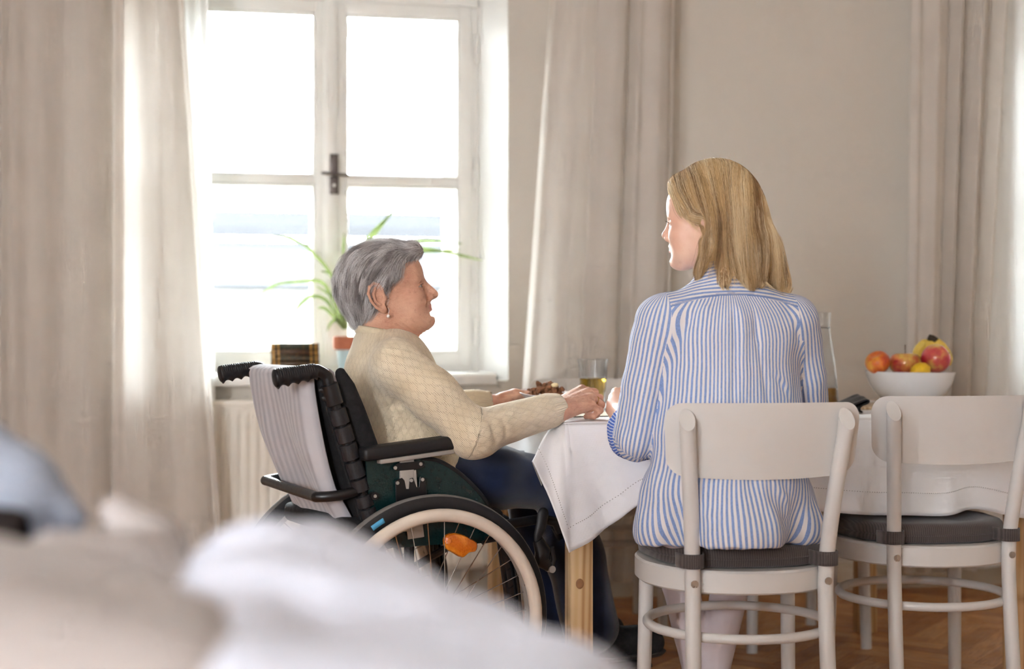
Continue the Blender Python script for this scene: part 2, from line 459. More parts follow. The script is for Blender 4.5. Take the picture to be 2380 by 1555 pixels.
curt('curtain', 'long grey beige linen curtain filling the corner by the bed', m_curt, (-160, -160), (296, 290),
     [(.15, .05, .08, 0), (.34, -.045, .035, 0), (.42, .03, .05, .0), (.56, .02, .06, .01), (.68, -.012, .06, 0), (.80, .03, .07, .01), (.925, -.04, .035, .02), (.985, .03, .03, 0)], .0, .02, 3)
curt('curtain', 'pale linen curtain with a slanting stitched edge beside the window', m_curt, (270, 268), (428, 512),
     [(.10, -.008, .06, 0), (.30, .02, .14, .0), (.58, -.012, .10, .03), (.74, .025, .12, .0), (.93, -.015, .04, .02), (.99, .02, .02, 0)], -.035, .012, 5)
curt('sheer_curtain', 'bright white sheer curtain hanging along the window edge', m_sheer, (395, 395), (482, 503), fl(4, 7, .008, .02, .05, .09), .09, .01, 9)
curt('curtain', 'long cream linen curtain between the window and the bare wall', m_curt, (1276, 1196), (1572, 1556),
     [(.04, -.02, .03, .0), (.14, .008, .05, .04), (.27, .012, .05, 0), (.38, -.010, .03, .0), (.52, .035, .10, .0), (.645, -.045, .03, .02), (.70, .02, .03, .0), (.84, .04, .09, 0), (.985, -.04, .03, 0)], 0, .012, 11)
curt('curtain', 'shaded taupe linen curtain at the far end of the bare wall', m_curt, (2115, 2103), (2330, 2272),
     [(.06, .03, .05, 0), (.25, .045, .08, 0), (.44, -.03, .03, 0), (.52, .03, .03, 0), (.62, -.045, .03, 0), (.74, .04, .06, 0), (.90, -.05, .05, 0), (.99, .03, .03, 0)], 0, .012, 15)
curt('sheer_curtain', 'white sheer curtain over the second window, cut by the picture edge', m_sheer, (2300, 2262), (2700, 2720), fl(8, 12, .01, .03, .03, .06), .06, .012, 19)
rod = thing('curtain_rod', 'slim white curtain rod above both windows', 'curtain rod')
MB().tube([(XL+.3, CYB-.01, ZT+.02), (XR-.3, CYB-.01, ZT+.02)], .012, 10).obj('rod', m_frame, rod)
for x in (XL+.5, .95, 1.6, XR-.5): MB().box((x-.01, CYB-.02, ZT+.01), (x+.01, WY, ZT+.03)).obj('bracket', m_frame, rod)

# ------------------------------------------------------------------ outside
m_bw = plain('facade_plaster', srgb(120, 116, 108), .9, .05, 1, **{'Specular IOR Level': 0})
m_roof = plain('slate_roof', srgb(35, 35, 36), .8, .12, 1.5, **{'Specular IOR Level': 0})
m_gut = plain('zinc_gutter', srgb(48, 48, 48), .5, .1, 3, **{'Specular IOR Level': 0})
m_bwin = plain('facade_window', srgb(13, 17, 21), .2, .1, 2, **{'Specular IOR Level': 0})
bld = thing('apartment_building', 'pale building with grey roof across the street, outside the window', 'building', (0, 17, 0))
MB().box((-14, 0, -12), (16, 8, 1.35)).obj('facade', m_bw, bld, smooth=False)
MB().prism([(-.35, 1.35), (8.3, 1.35), (8.3, 2.3), (-.35, 1.5)], -14.4, 16.4, Matrix(((0,1,0,0),(1,0,0,0),(0,0,1,0),(0,0,0,1)))).obj('roof', m_bw, bld, smooth=False)
MB().prism([(-.45, 2.12), (8, 3.0), (8, 3.2), (-.45, 2.27)], -14.4, 16.4, Matrix(((0,1,0,0),(1,0,0,0),(0,0,1,0),(0,0,0,1)))).obj('roof_edge', m_roof, bld, smooth=False)
MB().box((-14, -.3, 1.55), (16, -.05, 2.1)).obj('attic_band', plain('attic_blue_grey', srgb(46, 46, 47), .8, .06, 2, **{'Specular IOR Level': 0}), bld, smooth=False)
MB().tube([(-14, -.42, 1.42), (16, -.42, 1.42)], .07, 8).obj('gutter', m_gut, bld)
ch = MB().box((-2.6, 1, 2.0), (-2.0, 1.8, 2.65)).obj('chimney', m_roof, bld, smooth=False)
for xx in (-3.32, 2.5, 6.2):
    MB().box((xx, -.05, .1), (xx+.55, .02, 1.0)).obj('facade_window', m_bwin, bld, smooth=False)
MB().tube([(-.6, -.1, -12), (-.6, -.1, 1.35)], .09, 8).obj('downpipe', m_gut, bld)
struct(MB().box((-40, 6.2, -12.2), (40, 40, -12)).obj('street_ground', plain('asphalt_pale', srgb(150, 150, 150), .9), smooth=False))
# light portals in the openings
for dx in (0, W2): portal('daylight_portal', (cx1+dx, WT+.02, 1.6), (-math.pi/2, 0, 0), 1.25, 1.5)
for a, b in RW: portal('daylight_portal', ((a+b)/2, YB-.32, 1.675), (math.pi/2, 0, 0), b-a, 1.65)
portal('daylight_portal', (XL-.22, sum(LW)/2, 1.675), (0, -math.pi/2, 0), 1.65, LW[1]-LW[0])
# ================================================================== TABLE
m_pine = None
def wood(name, c1, c2, c3, ring=18, knots=True):
    t = NT(name); c = t.coord('Object', scale=(1, 1, .09))
    n = t.noise(c, 9, 4, .6)
    vm = t.n('ShaderNodeVectorMath', operation='MULTIPLY_ADD'); 
    t.l(t.coord('Object', scale=(1, 1, .12)), vm.inputs[0]); vm.inputs[1].default_value = (1, 1, 1)
    nn = t.n('ShaderNodeTexNoise'); t.l(c, nn.inputs['Vector']); nn.inputs['Scale'].default_value = 14; nn.inputs['Detail'].default_value = 2
    sc = t.n('ShaderNodeVectorMath', operation='SCALE'); t.l(nn.outputs[1], sc.inputs[0]); sc.inputs[3].default_value = .035
    t.l(sc.outputs[0], vm.inputs[2])
    wv = t.n('ShaderNodeTexWave', wave_type='RINGS', rings_direction='Z'); t.l(vm.outputs[0], wv.inputs['Vector']); wv.inputs['Scale'].default_value = ring; wv.inputs['Distortion'].default_value = 1.2; wv.inputs['Detail'].default_value = 2
    col = t.ramp(wv.outputs[1], [(.1, c1), (.55, c2), (.95, c3)])
    col = t.mix(t.ramp(n, [(.45, (0, 0, 0)), (.8, (.5, .5, .5))]), col, c3)
    fine = t.noise(t.coord('Object', scale=(120, 120, 4)), 3, 3)
    return t.done(t.bsdf(col, .55, t.bump(fine, .12, .0006)))
m_pine = wood('bare_pine', srgb(214, 182, 138), srgb(204, 168, 120), srgb(180, 138, 92))
m_knot = plain('pine_knot', srgb(150, 106, 70), .6, .15, 60)
PHI = math.radians(3.5)
TU, TV = Vector((math.cos(PHI), math.sin(PHI), 0)), Vector((-math.sin(PHI), math.cos(PHI), 0))
TNL = Vector((.8176, 3.489, 0)); TL, TW, TZ = 1.25, .865, .756
def tp(u, v, z): return TNL+TU*u+TV*v+Vector((0, 0, z))
tbl = thing('dining_table', 'pine dining table under a white tablecloth between the two women', 'table', TNL, PHI)
MB().box((-.045, -.045, TZ-.028), (TL+.045, TW+.045, TZ)).obj('tabletop', m_pine, tbl, bevel=.004)
for u, v in ((0, 0), (TL, 0), (0, TW), (TL, TW)):
    MB().box((-.029, -.029, 0), (.029, .029, TZ-.029)).obj('leg', m_pine, tbl, bevel=.003, loc=(u, v, 0))
kn = [c for c in tbl.children if c.name.startswith('leg')][0]
kp = P(1340, 1357, 3.55)
mb = MB().lathe([(.0, -.0006), (.006, -.0006), (.009, -.0002), (.0105, .0012)], 18, M=Matrix(((1,0,0,0),(0,0,1,0),(0,1.25,0,0),(0,0,0,1))))
kno = mb.obj('knot', m_knot, kn, loc=(-.006, -.0302, kp.z))
for (a, b) in (((.03, -.012, 0), (TL-.03, .012, 0)), ((.03, TW-.012, 0), (TL-.03, TW+.012, 0))):
    MB().box((a[0], a[1], TZ-.13), (b[0], b[1], TZ-.03)).obj('apron', m_pine, tbl, bevel=.003)
for u in (0, TL):
    MB().box((u-.012, .03, TZ-.13), (u+.012, TW-.03, TZ-.03)).obj('apron', m_pine, tbl, bevel=.003)

# ------------------------------------------------------------------ tablecloth
m_cloth = fabric('white_linen_cloth', srgb(240, 238, 238), 1500, .02, .08, .85, .2)
m_stitch = plain('hemstitch_thread', srgb(160, 155, 150), .9)
CT = TZ+.006                                # cloth surface height
def to_uv(p): d = p-TNL; return d.dot(TU), d.dot(TV)
U0, U1, V0, V1 = -.050, TL+.050, -.050, TW+.050
hem_front = [(to_uv(P(*q)), P(*q).z) for q in ((1322, 1284, 3.40), (1372, 1258, 3.44), (1430, 1216, 3.47), (1500, 1166, 3.50), (1600, 1150, 3.53))]
hem_left = [(to_uv(P(*q)), P(*q).z) for q in ((1322, 1284, 3.40), (1296, 1210, 3.40), (1262, 1128, 3.43), (1238, 1074, 3.46))]
def hpt(e): return tp(e[0][0], e[0][1], e[1])
# perimeter of the table edge walked from the far left corner, round the near left corner, to the far right one
top_pts, hem_pts = [], []
def addp(u, v, h): top_pts.append(tp(u, v, CT)); hem_pts.append(h)
for k in range(11):                          # left side, back to front
    s = k/10; v = lerp(V1, .10, s)
    addp(U0, v, tp(U0-.02-.012*math.sin(k*1.7), v, .56+.015*math.sin(k*1.3)))
L = spline([hem_pts[-1]]+[hpt(e) for e in reversed(hem_left)], 5)[1:]
LT = [tp(U0, lerp(.10, V0, min(1, ((i+1)/len(L))**.55)), CT) for i in range(len(L))]
for a, b in zip(LT, L): top_pts.append(a); hem_pts.append(b)
Fh = spline([hpt(e) for e in hem_front]+[tp(.50, V0-.035, .545), tp(.62, V0-.03, .53), tp(.74, V0-.045, .52), tp(.86, V0-.06, .515), tp(.96, V0-.075, .515), tp(1.06, V0-.05, .525), tp(1.18, V0-.04, .50), tp(1.29, V0-.03, .48), tp(U1+.05, V0-.03, .45)], 6)[1:]
nF = len(Fh)
for i, b in enumerate(Fh):
    u = to_uv(b)[0]; s = (i+1)/nF
    ut = lerp(U0, U1, s) if u < U0 else min(max(u, U0), U1)
    ut = lerp(U0+.002, ut, min(1, s*6)); top_pts.append(tp(ut, V0, CT)); hem_pts.append(b)
for k in range(9):
    s = (k+1)/9; v = lerp(V0, V1, s)
    addp(U1, v, tp(U1+.03+.01*math.sin(k*2.1), v, .50+.02*math.sin(k)))
rows = []; NV = 22
N = len(top_pts)
nor = []
for i in range(N):
    a, b = top_pts[max(0, i-1)], top_pts[min(N-1, i+1)]
    d = hem_pts[i]-top_pts[i]; d.z = 0
    nor.append(d.normalized() if d.length > .004 else Vector((0, -1, 0)))
for j in range(NV+1):
    v = j/NV; row = []
    for i in range(N):
        a, b = top_pts[i], hem_pts[i]
        p = a.lerp(b, v)
        # round over the table edge, then hang
        hd = b-a; hz = Vector((hd.x, hd.y, 0))
        bul = math.sin(math.pi*min(1, v*1.0))**1*.35*(1-v)
        p = p+hz*bul*.6
        if v < .12: p.z = a.z-(a.z-p.z)*(.35+.65*v/.12)
        wv = mnoise(Vector((i*.16, v*1.2, 3)))*.016*v
        p += nor[i]*wv
        row.append(p)
    rows.append(row)
# table surface part
mb = MB(); mb.grid(rows)
TR = []
for j in range(13):
    TR.append([tp(lerp(U0, U1, i/26), lerp(V0, V1, j/12), CT+.0015*mnoise(Vector((i*.7, j*.9, 5)))*(1 if 0 < j < 12 else 0)) for i in range(27)])
mb.grid(TR)
cl = mb.obj('tablecloth', m_cloth, auto=75, merge=False)
sm = cl.modifiers.new('cloth', 'SOLIDIFY'); sm.thickness = .0022; sm.offset = 1
tag(cl, 'white linen tablecloth with a drawn-thread hem, corner hanging over the pine leg', 'tablecloth')
# drawn-thread stitches along the hem: little dashes proud of the cloth
mb = MB(); vi = .80
def rowpt(i, v):
    j = v*NV; j0 = min(NV-1, int(j)); return rows[j0][i].lerp(rows[j0+1][i], j-j0)
i0 = 11; pts = [rowpt(i, 1-.06/max(.06, (hem_pts[i]-top_pts[i]).length))+nor[i]*.004 for i in range(i0, N-9)]
dist = 0
for a, b in zip(pts[:-1], pts[1:]):
    seg = (b-a).length; k = int(seg/.0055)
    for q in range(k):
        c = a.lerp(b, q/max(1, k)); d = (b-a).normalized()*.0011
        mb.tube([c-d, c+d], .0009, 5)
st = mb.obj('hemstitch', m_stitch, cl); st['kind'] = 'stuff'

# ================================================================== CHAIRS
m_cw = plain('white_lacquer', srgb(212, 209, 205), .38, .02, 6, .03, 60)
m_scr = plain('steel_screw', srgb(190, 188, 184), .3, .05, 50, metal=.9)
def make_chair(label, loc, rz, group):
    c = thing('dining_chair', label, 'chair', loc, rz, group)
    # local: x right, y towards the front of the seat, origin between the rear posts on the floor
    sx = lambda y: interp(y, [-.03, 0, .08, .20, .32, .38, .415, .43], [.10, .168, .205, .228, .218, .178, .10, 0])
    ys = [-.032+.462*(.5-.5*math.cos(math.pi*k/28)) for k in range(29)]
    poly = []
    for k in range(72):
        a = 2*math.pi*k/72; ca, sa = math.cos(a), math.sin(a); e = 2.5; r_ = (abs(ca)**e+abs(sa)**e)**(-1/e)
        y = .198+.232*sa*r_; x = .230*ca*r_*interp(y, [-.04, .05, .16, .43], [.80, .93, 1, 1]); poly.append((x, y))
    n = len(poly)
    def ringpts(inset, z):
        cx, cy = 0, .2
        return [Vector((cx+(x-cx)*(1-inset/.21), cy+(y-cy)*(1-inset/.21), z)) for x, y in poly]
    mb = MB(); R = [ringpts(.004, .402), ringpts(0, .406), ringpts(0, .450), ringpts(.004, .455), ringpts(.03, .455)]
    V = [p for r in R for p in r]
    F = [(i*n+k, i*n+(k+1) % n, (i+1)*n+(k+1) % n, (i+1)*n+k) for i in range(4) for k in range(n)]
    F.append(tuple(4*n+k for k in range(n))); F.append(tuple(reversed(range(n))))
    mb.add(V, F); mb.obj('seat', m_cw, c, auto=30)
    for s in (-1, 1):
        pts = spline([(s*.158, -.035, 0), (s*.156, -.012, .23), (s*.155, 0, .43), (s*.163, -.018, .58), (s*.183, -.058, .79)], 6)
        mb = MB().tube(pts, .0178, 20)
        for q_ in mb.v[-20:]: q_.z += .006+(q_.y-pts[-1].y)*1.15           # slanting cut, its face to the rear
        leg = mb.obj('rear_leg', m_cw, c)
        MB().tube([(s*.155, -.0165, .428), (s*.155, -.0188, .428)], .0088, 16).box((s*.155-.0012, -.0193, .421), (s*.155+.0012, -.0186, .435)).obj('screw', m_scr, leg)
        fl_ = MB().tube([(s*.180, .335, .405), (s*.184, .342, .2), (s*.188, .348, 0)], [.0185, .0178, .0165], 16).obj('front_leg', m_cw, c)
        MB().tube([(s*.168, .324, .305), (s*.166, .322, .305)], .0055, 10).obj('screw', m_scr, fl_)
    # curved back panel
    rows = []; n1, n2 = 36, 26; HW, Z0_, Z1_ = .228, .672, .832
    def pan(off):
        rws = []
        for j in range(n2+1):
            t = .5-.5*math.cos(math.pi*j/n2); z = lerp(Z0_, Z1_, t); row = []
            # rounded-corner outline
            rc = .040; dz = min(z-Z0_, Z1_-z); hw = HW-(rc-math.sqrt(max(0, rc*rc-max(0, rc-dz)**2)) if dz < rc else 0)
            hw -= .010*(1-t)
            for i in range(n1+1):
                s = -1+2*i/n1; x = hw*s
                y = -.052-.022*(t-.5)+.036*(x/HW)**2+off
                zz = z+(.012*(1-(x/HW)**2))*(-1 if t < .2 else 0)*max(0, 1-t*5)
                row.append(Vector((x, y, zz)))
            rws.append(row)
        return rws
    MB().grid(pan(0)).obj('backrest', m_cw, c, auto=60)
    bk_ = c.children[-1]; bk_.modifiers.new('ply', 'SOLIDIFY').thickness = .011; es_ = bk_.modifiers.new('crisp', 'EDGE_SPLIT'); es_.split_angle = math.radians(40)
    ring = [(.214*math.cos(a), .165+.205*math.sin(a), .305) for a in [2*math.pi*k/40 for k in range(40)]]
    MB().tube(ring, .0115, 12, closed=True).obj('stretcher_ring', m_cw, c)
    return c
def chair_at(X, Y, th): return room(X, Y, 0), math.radians(th)-YAW
CH1 = chair_at(.557, 3.20, 8); CH2 = chair_at(1.107, 3.58, 10)
ch1 = make_chair('white dining chair the woman in the striped shirt sits on', CH1[0], CH1[1], 'white bentwood dining chairs')
dup(ch1, CH2[0], CH2[1], 'empty white dining chair with grey cushion at the picture edge', 'white bentwood dining chairs')
l, a = chair_at(.29, 5.0, 183); dup(ch1, l, a, 'white dining chair behind the drinking glass, its back to the curtain', 'white bentwood dining chairs')
l, a = chair_at(.868, 4.78, 190); dup(ch1, l, a, 'white dining chair across the table, hidden behind the striped shirt', 'white bentwood dining chairs')
# ------------------------------------------------------------------ cushions
def cord():
    t = NT('grey_corduroy'); c = t.coord('Object')
    w1 = t.wave(c, 60, 1.2, 2, 1.5, 'X'); n = t.noise(c, 18, 3)
    col = t.ramp(w1, [(.2, srgb(74, 67, 65)), (.8, srgb(90, 82, 79))])
    return t.done(t.bsdf(col, .95, t.bump(w1, .3, .0012), **{'Sheen Weight': .2, 'Specular IOR Level': .1}))
m_cord = cord()
def cushion(label, loc, rz, dent):
    c = thing('seat_cushion', label, 'cushion', (loc.x, loc.y, .456), rz, 'grey seat cushions')
    rows = []; NR, NA = 9, 64
    def outline(a):
        x, y = math.cos(a), math.sin(a)
        e = 3.2; r = (abs(x)**e+abs(y)**e)**(-1/e)
        X, Y = x*r*.218, y*r*.205
        X *= interp(Y, [-.2, -.1, .05, .2], [.80, .95, 1.0, .98])
        return X, Y+.205
    V, F = [], []
    prof = [(.93, .0), (.99, .006), (1.0, .020), (1.0, .024), (.985, .040), (.95, .048), (.8, .050), (.55, .048), (.28, .045), (.0, .044)]
    for (s, z) in prof:
        for k in range(NA):
            X, Y = outline(2*math.pi*k/NA); X *= s; Y = .205+(Y-.205)*s
            zz = z+(.003*mnoise(Vector((X*9, Y*9, 2))) if z > .02 else 0)
            if z > .03:
                for (bx_, by_) in ((-.09, .12), (.09, .12), (-.09, .29), (.09, .29)): zz -= .010*math.exp(-((X-bx_)**2+(Y-by_)**2)/.0012)
                if dent: zz -= .012*math.exp(-(X*X+(Y-.2)**2)/.02)
            V.append((X, Y, zz))
    m = len(prof)
    F = [(i*NA+k, i*NA+(k+1) % NA, (i+1)*NA+(k+1) % NA, (i+1)*NA+k) for i in range(m-1) for k in range(NA)]
    F.append(tuple(reversed(range(NA))))
    MB().add(V, F).obj('pad', m_cord, c, auto=180)
    pip = [(lambda q: (q[0]*1.003, .205+(q[1]-.205)*1.003, .022))(outline(2*math.pi*k/NA)) for k in range(NA)]
    MB().tube(pip, .0016, 6, closed=True).obj('seam', m_cord, c)
    for s in (-1, 1):
        # strap round the rear post
        x = s*.156; pts = [(x+s*.030-.0, .035, .02), (x+s*.027, -.004, .022), (x+s*.012, -.023, .022), (x-s*.012, -.023, .022), (x-s*.026, -.006, .022), (x-s*.034, .03, .022)]
        rws = []
        sp = spline(pts, 6)
        for dz in (-.016, -.008, .008, .016): rws.append([p+Vector((0, 0, dz)) for p in sp])
        MB().grid(rws).obj('strap', m_cord, c, auto=180).modifiers.new('t', 'SOLIDIFY').thickness = .003
    return c
cushion('dark grey seat cushion under the woman in the striped shirt', CH1[0], CH1[1], True)
cushion('dark grey seat cushion on the empty white chair', CH2[0], CH2[1], False)
# ================================================================== WHEELCHAIR
AL = math.radians(28)
WO = room(-.3186, 3.576, 0); WR = AL-YAW
WM = Matrix.Translation(WO) @ Matrix.Rotation(WR, 4, 'Z'); WMI = WM.inverted()
def WL(px, py, lat):                        # pixel ray meets the plane lat = const of the wheelchair (x forward, y left)
    a = WMI @ Vector((0, 0, CAMZ)); b = WMI @ P(px, py, 3.0)
    t = (lat-a.y)/(b.y-a.y); return a+(b-a)*t
m_blk = plain('black_powdercoat', srgb(20, 19, 21), .34, .1, 30)
m_rub = plain('black_rubber', srgb(24, 23, 25), .5, .1, 60, .12, 400)
m_tread = plain('grey_tyre_tread', srgb(112, 108, 104), .75, .08, 80, .3, 500)
m_grip = plain('black_grip_rubber', srgb(21, 20, 23), .45, .1, 40)
m_cream = plain('cream_handrim', srgb(222, 208, 192), .42, .05, 14)
m_green = plain('dark_green_panel', srgb(12, 40, 40), .22, .1, 60, .45, 220)
m_chrome = plain('chrome', srgb(200, 200, 200), .15, .03, 30, metal=1)
m_alu = plain('grey_aluminium', srgb(184, 180, 174), .42, .05, 30, metal=.5)
m_nylon = plain('black_nylon', srgb(14, 13, 16), .8, .1, 30, .3, 500)
m_strap = plain('black_strap', srgb(32, 31, 34), .45, .12, 60, .2, 700)
def amber():
    t = NT('amber_reflector'); c = t.coord()
    v = t.n('ShaderNodeTexVoronoi', feature='F1'); t.l(c, v.inputs['Vector']); v.inputs['Scale'].default_value = 190
    col = t.ramp(t.noise(c, 30, 1), [(.35, srgb(206, 104, 16)), (.65, srgb(244, 150, 40))])
    return t.done(t.bsdf(col, .18, t.bump(v.outputs[0], .6, .002), **{'Coat Weight': .6}))
m_amber = amber()
m_blue = plain('blue_tyre_mark', srgb(84, 170, 214), .5)
m_gloss = plain('glossy_black_tube', srgb(18, 18, 20), .1, .05, 20)
wc = thing('wheelchair', 'black and dark green wheelchair with cream handrims at the table', 'wheelchair', WO, WR)
def wheel(side):
    s = side; yw = s*.28; R = .305
    w_ = MB().lathe([(.252, -.010), (.262, -.012), (.268, -.010), (.268, .010), (.262, .012), (.252, .010), (.250, 0), (.252, -.010)], 72, (0, yw, R), 'Y').obj('wheel', m_alu, wc)
    MB().lathe([(.266, -.012), (.278, -.018), (.292, -.017), (.3005, -.011), (.3005, .011), (.292, .017), (.278, .018), (.266, .012)], 96, (0, yw, R), 'Y').obj('tyre', m_rub, w_)
    MB().lathe([(.3004, -.0115), (.3035, -.008), (.305, 0), (.3035, .008), (.3004, .0115)], 120, (0, yw, R), 'Y').obj('tread', m_tread, w_)
    hr = [(.259*math.cos(a), yw+s*.034, R+.259*math.sin(a)) for a in [2*math.pi*k/72 for k in range(72)]]
    MB().tube(hr, .0155, 12, closed=True).obj('handrim', m_cream, w_)
    for k in range(6):
        a = 2*math.pi*k/6+.3; ca, sa = math.cos(a), math.sin(a)
        MB().tube([(.255*ca, yw+s*.012, R+.255*sa), (.257*ca, yw+s*.03, R+.257*sa)], .005, 8).obj('handrim_clip', m_chrome, w_)
    MB().lathe([(0, -.035), (.018, -.035), (.030, -.028), (.030, -.02), (.017, -.015), (.017, .015), (.030, .02), (.030, .028), (.018, .035), (0, .035)], 24, (0, yw, R), 'Y').obj('hub', m_blk, w_)
    for k in range(36):
        a = 2*math.pi*k/36+.05; da = (.30 if (k//2) % 2 else -.30); sd = 1 if k % 2 else -1
        p0 = (.028*math.cos(a+da*2.5), yw+sd*.024, R+.028*math.sin(a+da*2.5)); p1 = (.254*math.cos(a), yw, R+.254*math.sin(a))
        MB().tube([p0, p1], .0013, 6).obj('spoke', m_chrome, w_)
    return w_
wn = wheel(-1); wf = wheel(1)
# blue mark on the near tyre wall
q = []
for k in range(5):
    a = math.radians(117+k*1.7); q.append([Vector((r*math.cos(a), -.28-.0185, .305+r*math.sin(a))) for r in (.2785, .2905)])
MB().grid(q).obj('tyre_mark', m_blue, wn).modifiers.new('t', 'SOLIDIFY').thickness = .001
# reflector
cpts = [WL(x, y, -.281) for x, y in ((1031, 1262), (1034, 1246), (1050, 1239), (1072, 1242), (1092, 1252), (1104, 1259), (1107, 1270), (1102, 1281), (1088, 1284), (1072, 1295), (1052, 1285), (1036, 1275))]
cs = spline(cpts, 4, True); cen = sum(cs, Vector())/len(cs); n = len(cs)
V = []
for sc_, dy in ((1.0, .004), (1.0, -.006), (.90, -.011), (.45, -.014)):
    V += [cen+(p-cen)*sc_+Vector((0, dy, 0)) for p in cs]
V.append(cen+Vector((0, -.0145, 0)))
F = [(i*n+k, i*n+(k+1) % n, (i+1)*n+(k+1) % n, (i+1)*n+k) for i in range(3) for k in range(n)]+[(3*n+k, 3*n+(k+1) % n, 4*n) for k in range(n)]+[tuple(reversed(range(n)))]
refl = MB().add(V, F).obj('reflector', m_amber, wn, auto=28)
MB().tube([WL(1042, 1258, -.2925), WL(1042, 1258, -.2955)], .0065, 12).obj('rivet', m_amber, refl)
for s in (-1, 1):
    yl = s*.215
    def nl(px, py, dz=0): p = WL(px, py, -.215); p.y = yl; p.z += dz; return p
    # frame: seat rail, back post, lower rail, front hanger
    top, bot = nl(768, 905), nl(862, 1210)
    d = (bot-top).normalized()
    post = MB().tube([top-d*.02, bot+d*.12], .0125, 14).obj('back_post', m_blk, wc)
    # push handle
    g0, g1 = nl(733, 862), nl(640, 878)
    cur = spline([top+d*.02, top-d*.015, nl(758, 873), nl(738, 861), g0], 6)
    MB().tube(cur, .0135, 14).obj('handle_bend', m_blk, post)
    gd = (g1-g0); L = gd.length; gd = gd.normalized(); up = Vector((0, 0, 1)); up = (up-gd*up.dot(gd)).normalized()
    pts, n1 = [], 90
    V, F = [], []; NA = 20; sdv = gd.cross(up)
    for i in range(n1+1):
        t = i/n1; c = g0+gd*L*1.06*t
        rb = .0165+.0035*t
        rib = .0016*(.5+.5*math.cos(t*2*math.pi*19)) if .02 < t < .90 else 0
        fing = .0042*abs(math.sin(t*math.pi*4.3+.25)) if t < .93 else .004
        end = 1 if t < .94 else math.sqrt(max(0.02, 1-((t-.94)/.06)**2))
        for k in range(NA):
            a = 2*math.pi*k/NA; cu, cv = math.cos(a), math.sin(a)
            r = rb
            if cu > .1: r += rib*min(1, cu*2)
            if cu < -.2: r += (.0055-fing*1.3)*min(1, -cu)*(1.15)
            if t > .88 and cu < 0: r += .004*(-cu)*((t-.88)/.12)
            V.append(c+up*cu*r*end+sdv*cv*r*.92*end)
    F = [(i*NA+k, i*NA+(k+1) % NA, (i+1)*NA+(k+1) % NA, (i+1)*NA+k) for i in range(n1) for k in range(NA)]+[tuple(reversed(range(NA))), tuple(n1*NA+k for k in range(NA))]
    MB().add(V, F).obj('grip', m_grip, post, auto=50)
    # velcro straps wound round the post
    for (ya, yb) in ((893, 940), (950, 985), (990, 1026), (1031, 1066), (1071, 1108), (1112, 1140), (1150, 1176), (1180, 1206)):
        a = lerp(0, 1, (ya-905)/(1210-905)); b = (yb-905)/(1210-905)
        pa, pb = top.lerp(bot, a), top.lerp(bot, b)
        MB().tube([pa, pa.lerp(pb, .03), pa.lerp(pb, .97), pb], [.0200, .0212, .0210, .0198], 16).obj('strap', m_strap if ya > 945 else m_blk, post)
    for yy in (908, 927):
        pb = nl(758+(yy-908)*.3, yy); MB().tube([pb+Vector((-.004, s*.0, 0)), pb+Vector((-.012, 0, .002))], [.0085, .006], 12, round_end=True).obj('push_button', m_rub, post)
    # armrest
    ya = s*.235
    def al(px, py, dz=0): p = WL(px, py, -.235); p.y = ya; p.z += dz; return p
    a0, a1 = al(848, 1053), al(1078, 1021)
    ax = (a1-a0).normalized(); M = Matrix.Translation(a0) @ ax.to_track_quat('X', 'Z').to_matrix().to_4x4()
    Lr = (a1-a0).length
    arm = MB().box((-.012, -.028, -.018), (Lr, .028, .014), M).obj('armrest_pad', m_rub, wc, bevel=.011, seg=4)
    MB().box((.03, -.018, -.029), (Lr*.86, .018, -.018), M).obj('armrest_rail', m_alu, arm, bevel=.002)
    b0 = al(945, 1075)
    MB().box((b0.x-.018, ya-.004, .52), (b0.x+.018, ya+.004, b0.z+.015)).obj('armrest_support', m_alu, arm, bevel=.002)
    # side panel
    def sl(px, py): p = WL(px, py, -.228); p.y = s*.228; return p
    out = [(850, 1078), (858, 1066), (905, 1066), (980, 1065), (1020, 1072), (1062, 1096), (1100, 1130), (1128, 1165), (1142, 1200), (1150, 1240), (1120, 1262), (1010, 1266), (900, 1272), (872, 1240), (862, 1196)]
    sp = spline([sl(*q) for q in out], 4, True); n = len(sp)
    pan = MB().add([p+Vector((0, -.002, 0)) for p in sp]+[p+Vector((0, .002, 0)) for p in sp], [tuple(range(n)), tuple(reversed(range(n, 2*n)))]+[(i, i+n, (i+1) % n+n, (i+1) % n) for i in range(n)]).obj('side_panel', m_green, wc)
    edge_ = spline([sl(*q) for q in out[3:11]], 6); MB().tube(edge_, .0055, 8).obj('panel_edging', m_rub, pan)
    yo = s*.234
    def bl(px, py, o=0): p = WL(px, py, -.234); p.y = yo+s*o; return p
    def plate(name, px, mt, th=.003, o=0, r=.0):
        ps = [bl(x, y, o) for x, y in px]; k = len(ps)
        return MB().add([p for p in ps]+[p+Vector((0, s*th, 0)) for p in ps], [tuple(range(k)), tuple(reversed(range(k, 2*k)))]+[(i, i+k, (i+1) % k+k, (i+1) % k) for i in range(k)]).obj(name, mt, pan, bevel=.0008, seg=1)
    plate('upper_bracket', [(912, 1084), (925, 1076), (976, 1071), (984, 1076), (985, 1084), (972, 1090), (925, 1094), (914, 1092)], m_blk, .006)
    plate('slider', [(928, 1098), (966, 1092), (970, 1150), (930, 1154)], m_alu, .004)
    plate('lower_bracket', [(917, 1118), (932, 1110), (938, 1116), (942, 1136), (948, 1136), (950, 1112), (958, 1110), (966, 1132), (972, 1132), (974, 1108), (986, 1110), (992, 1170), (920, 1176)], m_blk, .006)
    for x, y in ((916, 1087), (975, 1078), (921, 1122), (953, 1116), (979, 1114)): MB().tube([bl(x, y, .005), bl(x, y, .009)], .0042, 10).obj('screw', m_alu, pan)
